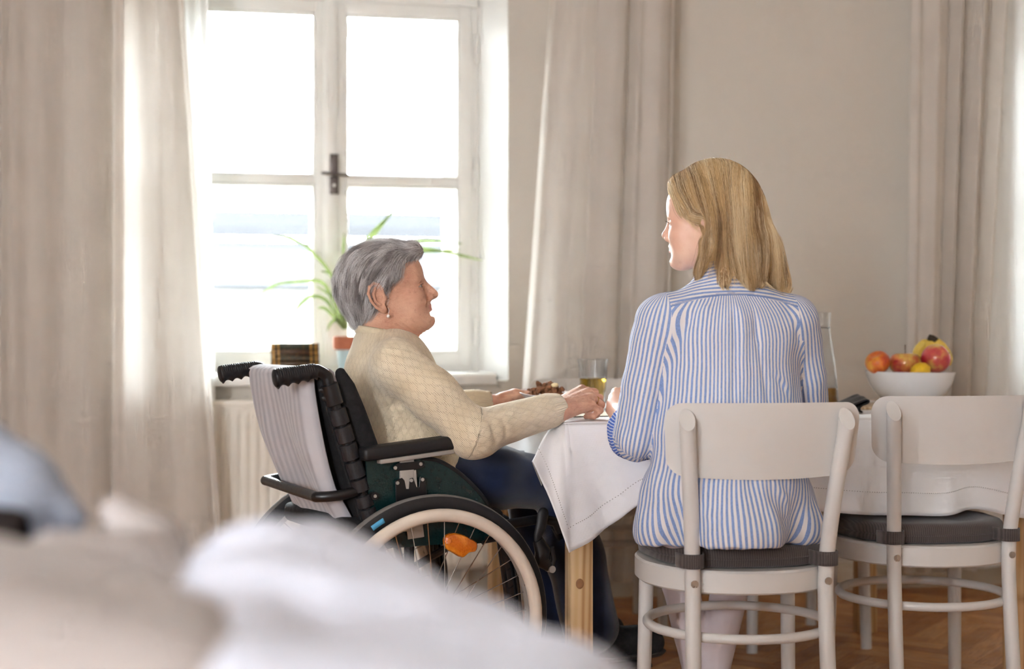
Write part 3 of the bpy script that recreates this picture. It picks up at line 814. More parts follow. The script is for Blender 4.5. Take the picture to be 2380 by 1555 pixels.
    kb = MB().tube([bl(867, 1152, -.004), bl(867, 1152, .012)], .0095, 16).obj('knob', m_blk, pan); MB().tube([bl(867, 1152, .012), bl(867, 1152, .014)], .004, 10).obj('knob_screw', m_alu, pan)
    plate('label_plate', [(944, 1216), (982, 1211), (986, 1248), (948, 1254)], m_alu, .003, -.002)
    # frame tubes
    MB().tube([(bot.x-.02, yl, .50), (.20, yl, .515), (.33, yl, .525), (.37, yl, .515), (.385, yl, .49)], .0125, 12).obj('seat_tube', m_blk, wc)
    MB().tube([(bot.x+.03, yl, .26), (.18, yl, .255), (.25, yl, .26)], .0125, 12).obj('lower_tube', m_blk, wc)
    MB().tube([(-.0, s*.20, .305), (-.0, s*.262, .305)], .014, 12).obj('axle_mount', m_blk, wc)
    MB().tube([(-.03, yl, .5), (-.03, yl, .26)], .0125, 10).obj('axle_tube', m_blk, wc)
    MB().tube([(.225, yl, .49), (.245, yl, .36), (.262, yl, .20)], .021, 14).obj('caster_post', m_gloss, wc)
    # caster
    yc = s*.225
    cf = MB().box((.22, yc-.024, .10), (.28, yc-.019, .205)).box((.22, yc+.019, .10), (.28, yc+.024, .205)).box((.22, yc-.024, .198), (.28, yc+.024, .206)).obj('caster_fork', m_blk, wc, bevel=.002)
    MB().lathe([(.045, -.012), (.082, -.016), (.092, -.011), (.095, 0), (.092, .011), (.082, .016), (.045, .012), (.04, 0), (.045, -.012)], 40, (.24, yc, .095), 'Y').obj('caster_wheel', m_rub, cf)
    # brake
    yk = s*.245
    def kl(px, py): p = WL(px, py, -.245); p.y = yk; return p
    br = MB().tube([kl(1262, 1194), kl(1259, 1218), kl(1250, 1245), kl(1250, 1262)], [.0155, .0150, .011, .0095], 12, flat=.6, round_end=True).obj('brake_lever', m_rub, wc)
    MB().tube([kl(1250, 1255), kl(1262, 1280), kl(1258, 1305), kl(1276, 1318)], [.014, .022, .021, .012], 12, flat=.7).tube([kl(1281, 1272), kl(1286, 1300), kl(1279, 1322)], .0075, 8).obj('brake_body', m_blk, br)
    MB().tube([kl(1279, 1322)+Vector((0, -.012, 0)), kl(1279, 1322)+Vector((0, .014, 0))], .009, 12).obj('brake_bolt', m_alu, br)
    MB().tube([kl(1130, 1255), kl(1180, 1246), kl(1185, 1246)], .0085, 8).obj('brake_bar', m_blk, br)
    # footrest
    yf = s*.10
    def fl2(px, py): p = WL(px, py, -.10); p.y = yf; return p
    ft = MB().tube([(.385, s*.19, .50), (.44, s*.12, .46), fl2(1392, 1330), fl2(1420, 1480), fl2(1432, 1540)], .0125, 12).obj('footrest_tube', m_blk, wc)
    fp = fl2(1432, 1535)
    MB().box((fp.x-.10, s*.015 if s > 0 else -.17, .105), (fp.x+.07, .17 if s > 0 else -.015, .118)).obj('footplate', m_blk, ft, bevel=.004)
    MB().box((fp.x-.135, s*.09-.035, .16), (fp.x-.10, s*.09+.035, .30)).obj('calf_pad', m_strap, ft, bevel=.012, seg=3)
# seat, backrest
MB().box((-.20, -.205, .505), (.235, .205, .555)).obj('seat_cushion', m_nylon, wc, bevel=.018, seg=3)
MB().tube([(.10, -.2, .48), (.0, .2, .28)], .010, 10).tube([(.10, .2, .48), (.0, -.2, .28)], .010, 10).obj('cross_brace', m_blk, wc)
def bkx(z): return interp(z, [.45, .56, .70, .86, .90], [-.095, -.125, -.170, -.222, -.232])
rows = []
for j in range(15):
    z = lerp(.46, .905, j/14); row = []
    for i in range(25):
        y = lerp(-.205, .205, i/24); q = (y/.205)
        row.append(Vector((bkx(z)-.012-.028*(1-q*q)*math.sin(math.pi*min(1, j/14*.9+.1)), y, z-.012*(abs(q)**6))))
    rows.append(row)
bo = MB().grid(rows).obj('backrest', m_nylon, wc, auto=180); sm = bo.modifiers.new('pad', 'SOLIDIFY'); sm.thickness = .02; sm.offset = 0
for s in (-1, 1):
    pts = [Vector((bkx(z)+.035+.008*math.sin((z-.5)*8), s*.195, z)) for z in [.5, .56, .64, .72, .80, .86, .892]]
    MB().tube(pts, [.024, .03, .032, .032, .03, .026, .014], 12, flat=.55, round_end=True).obj('side_bolster', m_nylon, bo)
# push bar behind the back
zb = .608
MB().tube(spline([(-.135, -.215, .625), (-.20, -.215, .612), (-.248, -.195, zb), (-.252, -.15, zb), (-.25, .15, zb+.004), (-.245, .195, zb+.004), (-.20, .215, .615), (-.135, .215, .625)], 7), .0125, 14).obj('rear_bar', m_blk, wc)

# ------------------------------------------------------------------ blanket over the wheelchair back
def rib_mat():
    t = NT('grey_ribbed_fleece'); c = t.coord('UV'); o = t.coord('Object')
    w1 = t.wave(c, 4.2, .25, 1, .5, 'X')
    col = t.ramp(w1, [(.15, srgb(172, 170, 175)), (.8, srgb(192, 189, 192))])
    fz = t.noise(o, 900, 2)
    nm = t.bump(fz, .35, .001, t.bump(w1, .25, .004))
    return t.done(t.bsdf(col, .95, nm, **{'Sheen Weight': .35, 'Specular IOR Level': .1}))
m_rib = rib_mat()
def uvgrid(rows, name, mat, parent=None, su=1, sv=1):
    m, n = len(rows), len(rows[0]); o = MB().grid(rows).obj(name, mat, parent, auto=180)
    uv = o.data.uv_layers.new(name='UVMap')
    co = np.array([(j/(n-1)*su, i/(m-1)*sv) for i in range(m) for j in range(n)], np.float32)
    vi = np.zeros(len(o.data.loops), np.int32); o.data.loops.foreach_get('vertex_index', vi)
    uv.data.foreach_set('uv', co[vi].ravel()); return o
rows = []; NR, NC = 60, 72
for i in range(NR+1):
    t = i/NR; row = []
    for j in range(NC+1):
        u = j/NC; y = lerp(-.200, .205, u)
        q = (u-.5)*2
        if t < .16:                            # front flap just over the top
            k = t/.16; z = lerp(.84, .893, k); x = bkx(z)+.022-.004*k
        elif t < .26:
            k = (t-.16)/.10; a = math.pi*k; z = .893+.016*math.sin(a); x = bkx(.893)-.022+.040*math.cos(a)
        else:
            k = (t-.26)/.74; z = lerp(.893, .40, k)
            x = bkx(z)-.064-.022*math.sin(math.pi*min(1, k*1.25))*(1-.2*abs(q)) if True else 0
            x -= .010*math.sin(u*9+k*2)*min(1, k*3)
            if z < .62: x = lerp(x, bkx(z)-.058, min(1, (.62-z)/.08)*.6)
        narrow = lerp(1, .86, max(0, (t-.3)/.7)); yy = .002+(y-.002)*narrow
        if t > .26 and u < .06: x += (.06-u)*.5
        if t > .26 and u > .95: x += (u-.95)*.6
        x += .0035*mnoise(Vector((u*6, t*5, 1)))
        row.append(Vector((x, yy, z)))
    rows.append(row)
blk = uvgrid(rows, 'blanket', m_rib, None)
blk.matrix_world = WM
blk.modifiers.new('t', 'SOLIDIFY').thickness = .006
tag(blk, 'light grey ribbed fleece blanket hung over the wheelchair back', 'blanket')
# ================================================================== PEOPLE: distance-field modelling
def A(v): return np.array(v, np.float32)
def smin(a, b, k):
    h = np.clip(.5+.5*(b-a)/k, 0, 1); return b*(1-h)+a*h-k*h*(1-h)
class Vol:
    def __init__(s, lo, hi, h):
        s.lo = A(lo); s.h = h; s.n = np.ceil((A(hi)-s.lo)/h).astype(int)+1
        s.ax = [s.lo[i]+h*np.arange(s.n[i], dtype=np.float32) for i in range(3)]
        s.D = np.full(s.n, 9., np.float32)
    def _sub(s, lo, hi):
        a = np.clip(np.floor((A(lo)-s.lo)/s.h).astype(int), 0, s.n); b = np.clip(np.ceil((A(hi)-s.lo)/s.h).astype(int)+1, 0, s.n)
        sl = tuple(slice(int(a[i]), int(b[i])) for i in range(3))
        return sl, (s.ax[0][sl[0]][:, None, None], s.ax[1][sl[1]][None, :, None], s.ax[2][sl[2]][None, None, :])
    def op(s, f, lo, hi, k, neg=False):
        m = max(k, s.h*3)+.004
        sl, (x, y, z) = s._sub(A(lo)-m, A(hi)+m)
        if 0 in s.D[sl].shape: return s
        d = f(x, y, z)
        s.D[sl] = -smin(-s.D[sl], d, k) if neg else smin(s.D[sl], d, k)
        return s
    def cap(s, a, b, ra, rb=None, k=.01, neg=False, sq=None):
        a, b = A(a), A(b); rb = ra if rb is None else rb; r = max(ra, rb); ba = b-a; L = float(ba@ba)+1e-9
        S = A(sq) if sq else None
        def f(x, y, z):
            px, py, pz = x-a[0], y-a[1], z-a[2]
            h = np.clip((px*ba[0]+py*ba[1]+pz*ba[2])/L, 0, 1)
            dx, dy, dz = px-ba[0]*h, py-ba[1]*h, pz-ba[2]*h
            if S is not None: dx, dy, dz = dx/S[0], dy/S[1], dz/S[2]
            return np.sqrt(dx*dx+dy*dy+dz*dz)-(ra+(rb-ra)*h)
        e = r*(max(sq) if sq else 1)
        return s.op(f, np.minimum(a, b)-e, np.maximum(a, b)+e, k, neg)
    def poly(s, pts, rs, k=.01, neg=False):
        if not hasattr(rs, '__len__'): rs = [rs]*len(pts)
        for p, q, r1, r2 in zip(pts[:-1], pts[1:], rs[:-1], rs[1:]): s.cap(p, q, r1, r2, k, neg)
        return s
    def ell(s, c, r, k=.02, neg=False, R=None):
        c, r = A(c), A(r); R = np.array(R, np.float32) if R is not None else None; e = float(r.max())
        def f(x, y, z):
            px, py, pz = x-c[0], y-c[1], z-c[2]
            if R is not None:
                px, py, pz = (px*R[0, 0]+py*R[1, 0]+pz*R[2, 0]), (px*R[0, 1]+py*R[1, 1]+pz*R[2, 1]), (px*R[0, 2]+py*R[1, 2]+pz*R[2, 2])
            k0 = np.sqrt((px/r[0])**2+(py/r[1])**2+(pz/r[2])**2)+1e-6
            k1 = np.sqrt((px/r[0]**2)**2+(py/r[1]**2)**2+(pz/r[2]**2)**2)+1e-6
            return k0*(k0-1)/k1
        return s.op(f, c-e, c+e, k, neg)
    def half(s, p, n, k=.006):          # keep the side the normal points away from
        p, n = A(p), A(n)/np.linalg.norm(A(n)); x, y, z = s.ax[0][:, None, None], s.ax[1][None, :, None], s.ax[2][None, None, :]
        d = (x-p[0])*n[0]+(y-p[1])*n[1]+(z-p[2])*n[2]
        s.D = -smin(-s.D, -d, k); return s
    def sample(s, p):
        q = (p-s.lo)/s.h; q = np.clip(q, 0, np.array(s.n)-1.001); i = q.astype(int); f = q-i; D = s.D; out = 0
        for a in (0, 1):
            for b in (0, 1):
                for c in (0, 1):
                    w_ = (f[:, 0] if a else 1-f[:, 0])*(f[:, 1] if b else 1-f[:, 1])*(f[:, 2] if c else 1-f[:, 2])
                    out = out+w_*D[i[:, 0]+a, i[:, 1]+b, i[:, 2]+c]
        return out
    def grad(s, p, e=.004):
        g = np.stack([s.sample(p+d)-s.sample(p-d) for d in np.eye(3)*e], 1); return g/(np.linalg.norm(g, axis=1, keepdims=True)+1e-9)
    def nets(s, smooth=1):
        D = s.D; S = D < 0; n = s.n; nc = (n-1)
        cell = lambda i, j, k: (i*nc[1]+j)*nc[2]+k
        acc = {}; ids, pos, quads = [], [], []
        for a in range(3):
            sl0 = [slice(None)]*3; sl1 = [slice(None)]*3; sl0[a] = slice(0, -1); sl1[a] = slice(1, None)
            cr = S[tuple(sl0)] != S[tuple(sl1)]
            I = np.argwhere(cr)
            if not len(I): continue
            J = I.copy(); J[:, a] += 1
            d0 = D[I[:, 0], I[:, 1], I[:, 2]]; d1 = D[J[:, 0], J[:, 1], J[:, 2]]
            t = d0/(d0-d1); p = I.astype(np.float32); p[:, a] += t
            b, c = (a+1) % 3, (a+2) % 3
            ok = (I[:, b] > 0) & (I[:, c] > 0) & (I[:, b] < n[b]-1) & (I[:, c] < n[c]-1)
            I, p, d0 = I[ok], p[ok], d0[ok]
            cs = []
            for ob, oc in ((0, 0), (1, 0), (1, 1), (0, 1)):
                K = I.copy(); K[:, b] -= 1-ob; K[:, c] -= 1-oc
                cid = cell(K[:, 0], K[:, 1], K[:, 2]); cs.append(cid); ids.append(cid); pos.append(p)
            q = np.stack(cs, 1); fl_ = d0 > 0; q[fl_] = q[fl_][:, ::-1]; quads.append(q)
        ids = np.concatenate(ids); pos = np.concatenate(pos); quads = np.concatenate(quads)
        u, inv = np.unique(ids, return_inverse=True); cnt = np.bincount(inv)
        V = np.stack([np.bincount(inv, pos[:, i])/cnt for i in range(3)], 1)
        F = np.searchsorted(u, quads)
        V = V*s.h+s.lo
        for _ in range(smooth): V = lap(V, F)
        return V, F
def lap(V, F, w=.5):
    e = np.concatenate([F[:, [0, 1]], F[:, [1, 2]], F[:, [2, 3]], F[:, [3, 0]]]); n = len(V)
    cnt = np.bincount(e[:, 0], minlength=n)+np.bincount(e[:, 1], minlength=n)
    M = np.stack([np.bincount(e[:, 0], V[e[:, 1], i], n)+np.bincount(e[:, 1], V[e[:, 0], i], n) for i in range(3)], 1)/np.maximum(cnt, 1)[:, None]
    return V*(1-w)+M*w
def vnormals(V, F):
    fn = np.cross(V[F[:, 2]]-V[F[:, 0]], V[F[:, 3]]-V[F[:, 1]]); N = np.zeros_like(V)
    for i in range(4):
        for j in range(3): N[:, j] += np.bincount(F[:, i], fn[:, j], len(V))
    return N/(np.linalg.norm(N, axis=1, keepdims=True)+1e-12)
def npmesh(name, V, F, pat=None):
    me = bpy.data.meshes.new(name); me.vertices.add(len(V)); me.vertices.foreach_set('co', V.astype(np.float32).ravel())
    me.loops.add(F.size); me.loops.foreach_set('vertex_index', F.astype(np.int32).ravel())
    k = F.shape[1]
    me.polygons.add(len(F)); me.polygons.foreach_set('loop_start', np.arange(0, F.size, k, dtype=np.int32)); me.polygons.foreach_set('loop_total', np.full(len(F), k, np.int32))
    me.update(calc_edges=True); me.validate()
    me.polygons.foreach_set('use_smooth', np.ones(len(me.polygons), bool))
    if pat is not None:
        at = me.attributes.new('pat', 'FLOAT_VECTOR', 'CORNER'); at.data.foreach_set('vector', pat.astype(np.float32).ravel())
    return me
def joinm(parts):
    Vs, Fs, n = [], [], 0
    for V, F in parts: Vs.append(V); Fs.append(F+n); n += len(V)
    return np.concatenate(Vs), np.concatenate(Fs)
def xf(M, V):
    M = np.array(M); return V@M[:3, :3].T+M[:3, 3]
def fbm(p, sc, seed=0):                     # cheap smooth noise from summed sines
    r = np.random.RandomState(seed); out = 0
    for o in range(7):
        d = r.normal(size=3); d /= np.linalg.norm(d); out = out+np.sin(p@(d*sc*(.7+.25*o))+r.uniform(0, 6.28))/(1+.35*o)
    return out/3.2
def crease(V, pts, w, depth):               # displacement amount for a ridge (+) or furrow (-) along a polyline
    best = np.full(len(V), 9.); pts = [A(p) for p in pts]; best_t = np.zeros(len(V)); n = len(pts)-1
    for i, (a, b) in enumerate(zip(pts[:-1], pts[1:])):
        ba = b-a; h = np.clip(((V-a)@ba)/(ba@ba), 0, 1); d = np.linalg.norm(V-a-h[:, None]*ba, axis=1)
        m = d < best; best[m] = d[m]; best_t[m] = (i+h[m])/n
    return depth*np.exp(-(best/w)**2)*np.sin(np.pi*np.clip(best_t*.9+.05, 0, 1))**.5

# ------------------------------------------------------------------ skin, hair and cloth materials
def skin_mat(name, base, red, spots, rough=.45, age=0):
    t = NT(name); c = t.coord()
    n1 = t.noise(c, 22, 4, .6); col = t.ramp(n1, [(.30, base), (.85, red)])
    n2 = t.noise(c, 75, 3, .6); col = t.mix(t.ramp(n2, [(.58, (0, 0, 0)), (.78, (.35, .35, .35))]), col, spots)
    wr = t.noise(t.coord('Object', scale=(90, 90, 170) if age else (200, 200, 200)), 2.2 if age else 2, 5, .65)
    nm = t.bump(wr, .8 if age else .12, .0030 if age else .0008)
    return t.done(t.bsdf(col, rough, nm, **{'Specular IOR Level': .4}))
m_skin_e = skin_mat('aged_skin', srgb(222, 176, 148), srgb(200, 140, 116), srgb(150, 98, 82), .5, 1)
m_skin_b = skin_mat('fair_skin', srgb(234, 196, 172), srgb(226, 172, 148), srgb(212, 160, 136), .42)
m_lip = plain('lip_skin', srgb(204, 138, 122), .4, .08, 60)
def hair_mat(name, stops, rough=.35):
    t = NT(name); hi = t.n('ShaderNodeHairInfo'); c = t.coord()
    col = t.ramp(hi.outputs['Random'], stops)
    return t.done(t.bsdf(col, rough, None, **{'Specular IOR Level': .35}))
m_hair_es = [hair_mat('grey_hair_dark', [(0, srgb(104, 96, 94)), (1, srgb(150, 144, 142))]), hair_mat('grey_hair_mid', [(0, srgb(168, 162, 160)), (1, srgb(214, 211, 210))]), hair_mat('grey_hair_light', [(0, srgb(214, 211, 210)), (1, srgb(248, 247, 247))])]
m_hair_e = m_hair_es[1]
m_cap_e = plain('grey_hair_mass', srgb(142, 135, 133), .7, .2, 60, .6, 260)
m_hair_bs = [hair_mat('blonde_lowlight', [(0, srgb(124, 94, 62)), (1, srgb(166, 130, 88))]), hair_mat('blonde_mid', [(0, srgb(196, 160, 110)), (1, srgb(226, 196, 146))]), hair_mat('blonde_highlight', [(0, srgb(232, 206, 158)), (1, srgb(250, 234, 200))])]
m_hair_b = m_hair_bs[1]
m_cap_b = plain('blonde_hair_mass', srgb(150, 118, 80), .7, .15, 40, .4, 260)

def strands(name, pts, r0, mat, parent, r1=.00003):
    """pts: (N, K, 3) array of strand points"""
    N, K, _ = pts.shape; cu = bpy.data.hair_curves.new(name); cu.add_curves([K]*N)
    cu.position_data.foreach_set('vector', pts.astype(np.float32).ravel())
    rad = np.tile(np.linspace(r0, r1, K), N).astype(np.float32)
    at = cu.attributes.get('radius') or cu.attributes.new('radius', 'FLOAT', 'POINT'); at.data.foreach_set('value', rad)
    o = bpy.data.objects.new(name, cu); COL.objects.link(o); cu.materials.append(mat); o.parent = parent; return o

# ------------------------------------------------------------------ a head, modelled once with options
def head(o):
    """local frame: x forward, y left, z up, origin between the ear canals; returns mesh + volume"""
    h = .0021; v = Vol((-.16, -.105, -.235), (.15, .105, .16), h)
    v.ell((.004, 0, .045), (.099, .075, .088), .01)
    v.ell((.058, 0, .040), (.052, .060, .062), .02)
    v.ell((.053, 0, -.034), (.051, .054, .060), .025)
    for s in (-1, 1):
        v.cap((.094, s*.010, .020), (.086, s*.042, .020), .0105, .009, .012)
        v.ell((.070, s*.038, -.026), (.027, .024, .026+o['cheek']), .02)
        v.cap((.012, s*.046, -.048), (.078, s*.020, -.086), .0165, .017, .03)
        v.ell((.052, s*.032, -.062), (.032, .022+o['jowl'], .026+o['jowl']), .02)
    v.ell((.090, 0, -.085), (.020, .021, .018), .014)
    v.ell((.080, 0, -.052), (.026, .030, .026), .014)
    nx = o['nose']
    v.cap((.103, 0, .014), (.117+nx, 0, -.018), .0075, .0095, .010)
    v.cap((.094, 0, .006), (.104+nx*.6, 0, -.027), .010, .0125, .010)
    v.ell((.118+nx, 0, -.024+o['nup']), (.0115, .0105, .0095), .007)
    for s in (-1, 1):
        v.ell((.108+nx*.6, s*.0115, -.029), (.0115, .0085, .0085), .005)
        v.ell((.107, s*.031, .004), (.015, .0175, .0095), .010, True)
        v.ell((.0845, s*.031, .0035), (.0150, .0165, .0125), .004)
        v.ell((.0965, s*.0315, .0030), (.0125, .0135, .0048), .002, True)
        v.poly([(.0985, s*.020, .0135), (.0985, s*.033, .0145), (.091, s*.046, .010)], .0014, .004, True)
        v.poly([(.0970, s*.018, .0060), (.0995, s*.029, .0086), (.0955, s*.039, .0078), (.0885, s*.047, .0040)], .0019, .003)
        v.poly([(.0960, s*.019, -.0005), (.0982, s*.029, -.0034), (.0950, s*.038, -.0022), (.0885, s*.046, .0020)], .0018, .003)
        v.ell((.113+nx*.6, s*.007, -.0355), (.0045, .0032, .003), .002, True)
    # lips
    for z, x, r, wd in ((-.0495, .1045, .0048, .022), (-.0600, .1030, .0056, .019)):
        v.poly([(x-.012, -wd, z+o['smile']-.003), (x, -.007, z), (x, .007, z), (x-.012, wd, z+o['smile']-.003)], [.003, r, r, .003], .005)
    v.poly([(.101, -.027, -.0535+o['smile']), (.1115, -.009, -.0545), (.1115, .009, -.0545), (.101, .027, -.0535+o['smile'])], [.0015, .0016, .0016, .0015], .003, True)
    v.ell((.104, 0, -.0705), (.006, .016, .006), .008, True)
    if o.get('folds'):
        for s in (-1, 1):
            v.poly([(.101, s*.019, -.030), (.093, s*.031, -.046), (.082, s*.036, -.066)], [.0015, .002, .0015], .006, True)
            v.poly([(.092, s*.044, .002), (.083, s*.052, .006)], .001, .004, True)
            v.poly([(.094, s*.030, -.012), (.086, s*.042, -.010)], .0014, .005, True)
            v.poly([(.06, s*.05, -.05), (.045, s*.054, -.075)], .0015, .006, True)
    # neck
    for a, b, ra, rb, k in o['neck']: v.cap(a, b, ra, rb, k)
    return v
def ears(o):
    out = []
    for s in (-1, 1):
        e = o['ear']; q = lambda x, z, y=.0: (x*e, s*(.0735+y), z*e)
        lo, hi = np.minimum(q(-.045, -.05, -.02), q(.02, .05, .03)), np.maximum(q(-.045, -.05, -.02), q(.02, .05, .03)); v = Vol(lo, hi, .0011)
        v.ell(q(-.015, .003, .001), (.0185*e, .0050, .033*e), .006, R=np.array(Matrix.Rotation(s*.22, 3, 'Z')))
        v.poly([q(.002, .006, .004), q(.001, .020, .005), q(-.004, .031, .007), q(-.015, .037, .010), q(-.027, .031, .013), q(-.034, .016, .015), q(-.032, -.003, .013), q(-.024, -.020, .009), q(-.012, -.032, .003)], [.0028, .0034, .0036, .0038, .0038, .0036, .0034, .0036, .005], .0025)
        v.poly([q(-.014, .024, .0075), q(-.022, .012, .0095), q(-.022, -.004, .009), q(-.014, -.016, .0065)], [.0030, .0036, .0036, .0032], .003)
        v.ell(q(-.008, -.030, .002), (.0085, .0048, .010), .005)
        v.ell(q(-.010, -.002, .011), (.0095, .0100, .0125), .002, True); v.ell(q(-.003, .001, .002), (.005, .006, .006), .002, True)
        v.poly([q(-.013, .031, .011), q(-.025, .022, .014), q(-.028, .004, .014), q(-.022, -.013, .011)], [.0022, .0024, .0022, .0016], .0015, True)
        v.ell(q(.003, -.004, .0035), (.0045, .0040, .0068), .003); v.cap(q(-.002, 0, -.012), q(-.010, 0, -.002), .012, .010, .006)
        out.append(v.nets(1))
    return joinm(out)
def rotraw(pts, beta):
    c, s = math.cos(beta), math.sin(beta); return [(x*c+z*s, y, -x*s+z*c) for x, y, z in pts]
# ================================================================== ELDERLY WOMAN (frame of the wheelchair: x forward, y left)
eld = thing('person', 'grey-haired person in a cream knitted sweater sitting in the wheelchair', 'person', WO, WR)
BE = math.radians(15)
def cam_l(X, Y, Z): return WMI @ room(X, Y, Z)
HC = cam_l(-.322, 3.573, 1.077)
HME = Matrix.Translation(HC) @ Matrix.Rotation(math.radians(5)-AL, 4, 'Z') @ Matrix.Rotation(-BE, 4, 'Y')
oe = dict(cheek=0, jowl=.004, nose=.005, nup=-.002, smile=.0025, folds=1, ear=1.02, neck=[])
for a, b, ra, rb, k in [((-.002, 0, -.03), (-.020, 0, -.17), .056, .060, .03), ((.07, 0, -.078), (.030, 0, -.15), .020, .035, .03), ((.045, -.03, -.075), (.02, -.035, -.15), .012, .014, .012), ((.045, .03, -.075), (.02, .035, -.15), .012, .014, .012)]:
    oe['neck'].append((*rotraw([a, b], BE), ra, rb, k))
vhe = head(oe); Vh, Fh = vhe.nets(1)
Nh = vnormals(Vh, Fh)
wr = fbm(Vh*A((1, 1, 1.6)), 260, 3)*.00035
neck_m = np.clip((-.06-Vh[:, 2])/.03, 0, 1)*(Vh[:, 0] < .09)
wr += neck_m*np.sin((Vh[:, 2]*.8+Vh[:, 0]*.75)*620+fbm(Vh, 60, 5)*3)*.0007
for s in (-1, 1):
    for pts, wd, de in ((((.100, s*.020, -.028), (.092, s*.033, -.045), (.083, s*.038, -.064)), .0022, -.0016), (((.097, s*.021, -.008), (.091, s*.034, -.013), (.082, s*.046, -.008)), .0018, -.0013),
                        (((.088, s*.046, .006), (.076, s*.056, .012), (.066, s*.061, .013)), .0013, -.0010), (((.087, s*.047, .002), (.074, s*.058, .001), (.064, s*.062, -.002)), .0013, -.0010), (((.086, s*.047, -.002), (.073, s*.057, -.010), (.064, s*.060, -.016)), .0013, -.0010),
                        (((.076, s*.046, -.030), (.066, s*.052, -.050), (.064, s*.050, -.070)), .0020, -.0013), (((.064, s*.053, -.030), (.054, s*.056, -.050), (.050, s*.053, -.070)), .0020, -.0010), (((.095, s*.025, -.058), (.088, s*.029, -.072), (.084, s*.027, -.082)), .0018, -.0014),
                        (((.108, s*.008, .050), (.100, s*.030, .054), (.085, s*.046, .052)), .0018, -.0008), (((.110, s*.006, .040), (.102, s*.028, .042), (.088, s*.044, .040)), .0018, -.0008),
                        (((.03, s*.055, -.085), (.05, s*.045, -.105), (.06, s*.03, -.115)), .002, -.0016), (((.01, s*.055, -.085), (.03, s*.05, -.11), (.045, s*.035, -.125)), .002, -.0016), (((-.01, s*.055, -.08), (.01, s*.053, -.11), (.03, s*.04, -.135)), .002, -.0016)):
        wr += crease(Vh, pts, wd, de)
Vh = Vh+Nh*wr[:, None]
lipm = lambda V: (V[:, 0] > .0985) & (np.abs(V[:, 1]) < .021) & (V[:, 2] < -.0462) & (V[:, 2] > -.0645)
def fmask(V, F, fn): c = V[F].mean(1); return fn(c)
lip_e = fmask(Vh, Fh, lipm)
# hands
def hand_vol(lo, hi, wrist, segs, palm, h=.0017):
    v = Vol(A(lo), A(hi), h)
    for a, b, ra, rb, k, sq in palm: v.cap(a, b, ra, rb, k, sq=sq)
    for pts, rs in segs: v.poly(pts, rs, .005)
    return v
def cl(px, py, Y): return np.array(WMI @ P(px, py, Y))
ELB_R, WRI_R = np.array((.118, -.250, .745)), cl(1300, 948, 3.555)
SH_R, SH_L = np.array((-.033, -.160, .912)), np.array((.025, .150, .912))
ELB_L, WRI_L = np.array((.13, .225, .765)), cl(1140, 940, 3.86)
# right hand: back of the hand to the viewer, fingers curled down onto the table
mc = [cl(1352, 905, 3.70), cl(1366, 913, 3.665), cl(1374, 925, 3.635), cl(1374, 941, 3.61)]      # knuckles, index .. little
pp = [cl(1382, 912, 3.725), cl(1393, 925, 3.69), cl(1397, 940, 3.655), cl(1394, 954, 3.625)]
dp = [cl(1378, 940, 3.735), cl(1386, 955, 3.70), cl(1386, 963, 3.665), cl(1380, 967, 3.63)]
tp_ = [cl(1362, 950, 3.725), cl(1366, 963, 3.69), cl(1366, 967, 3.66), cl(1362, 968, 3.63)]
palm = []
for i, m_ in enumerate(mc):
    w_ = WRI_R+(mc[i]-mc[1])*.45; palm.append((w_, m_, .019, .0125, .016, None))
palm += [(WRI_R+np.array((-.10, -.012, -.012)), WRI_R, .026, .0225, .01, None), (WRI_R+(mc[0]-WRI_R)*.2+np.array((0, 0, -.012)), mc[2]+np.array((-.014, 0, -.016)), .016, .014, .012, None)]
segs = [([mc[i], pp[i], dp[i], tp_[i]], [.0108, .0098, .0088, .0078] if i < 3 else [.0095, .0086, .0078, .007]) for i in range(4)]
segs.append(([WRI_R+(mc[0]-WRI_R)*.25+np.array((.0, .01, -.012)), cl(1335, 935, 3.74), cl(1352, 950, 3.755), cl(1362, 955, 3.75)], [.016, .0125, .0105, .008]))
allp = np.array([WRI_R]+mc+pp+dp+tp_); lo, hi = allp.min(0)-.05, allp.max(0)+.03; lo[0] -= .04
vr = hand_vol(lo, hi, WRI_R, segs, palm)
for i in range(4):                        # tendons and veins on the back of the hand
    vr.poly([WRI_R+(mc[i]-WRI_R)*.35+np.array((0, -.004, .012))*1.0, mc[i]+np.array((0, -.003, .007))], .0035, .006)
VR, FR = vr.nets(1); NRm = vnormals(VR, FR); VR = VR+NRm*(fbm(VR, 330, 8)*.0006)[:, None]
# left hand: palm towards the viewer, thumb over the plate rim, fingers under it
w0 = WRI_L
mcl = [cl(1192, 922, 3.90), cl(1200, 932, 3.915), cl(1200, 942, 3.92), cl(1196, 950, 3.92)]
pl_ = [cl(1222, 930, 3.90), cl(1228, 940, 3.91), cl(1226, 948, 3.915), cl(1218, 955, 3.92)]
tl_ = [cl(1246, 934, 3.89), cl(1252, 944, 3.90), cl(1248, 950, 3.905), cl(1236, 956, 3.91)]
palm = [(w0+(m_-mcl[1])*.4, m_, .018, .0125, .014, None) for m_ in mcl]+[(w0+np.array((-.09, .03, -.01)), w0, .025, .022, .01, None), (w0, cl(1182, 932, 3.86), .018, .017, .012, None)]
segs = [([mcl[i], pl_[i], tl_[i]], [.0105, .0093, .0075]) for i in range(4)]
segs.append(([cl(1168, 926, 3.86), cl(1196, 916, 3.85), cl(1222, 917, 3.86), cl(1243, 916, 3.875)], [.018, .0145, .0105, .0075]))
allp = np.array([w0]+mcl+pl_+tl_); lo, hi = allp.min(0)-.05, allp.max(0)+.03
vl = hand_vol(lo, hi, w0, segs, palm); VL, FL = vl.nets(1)
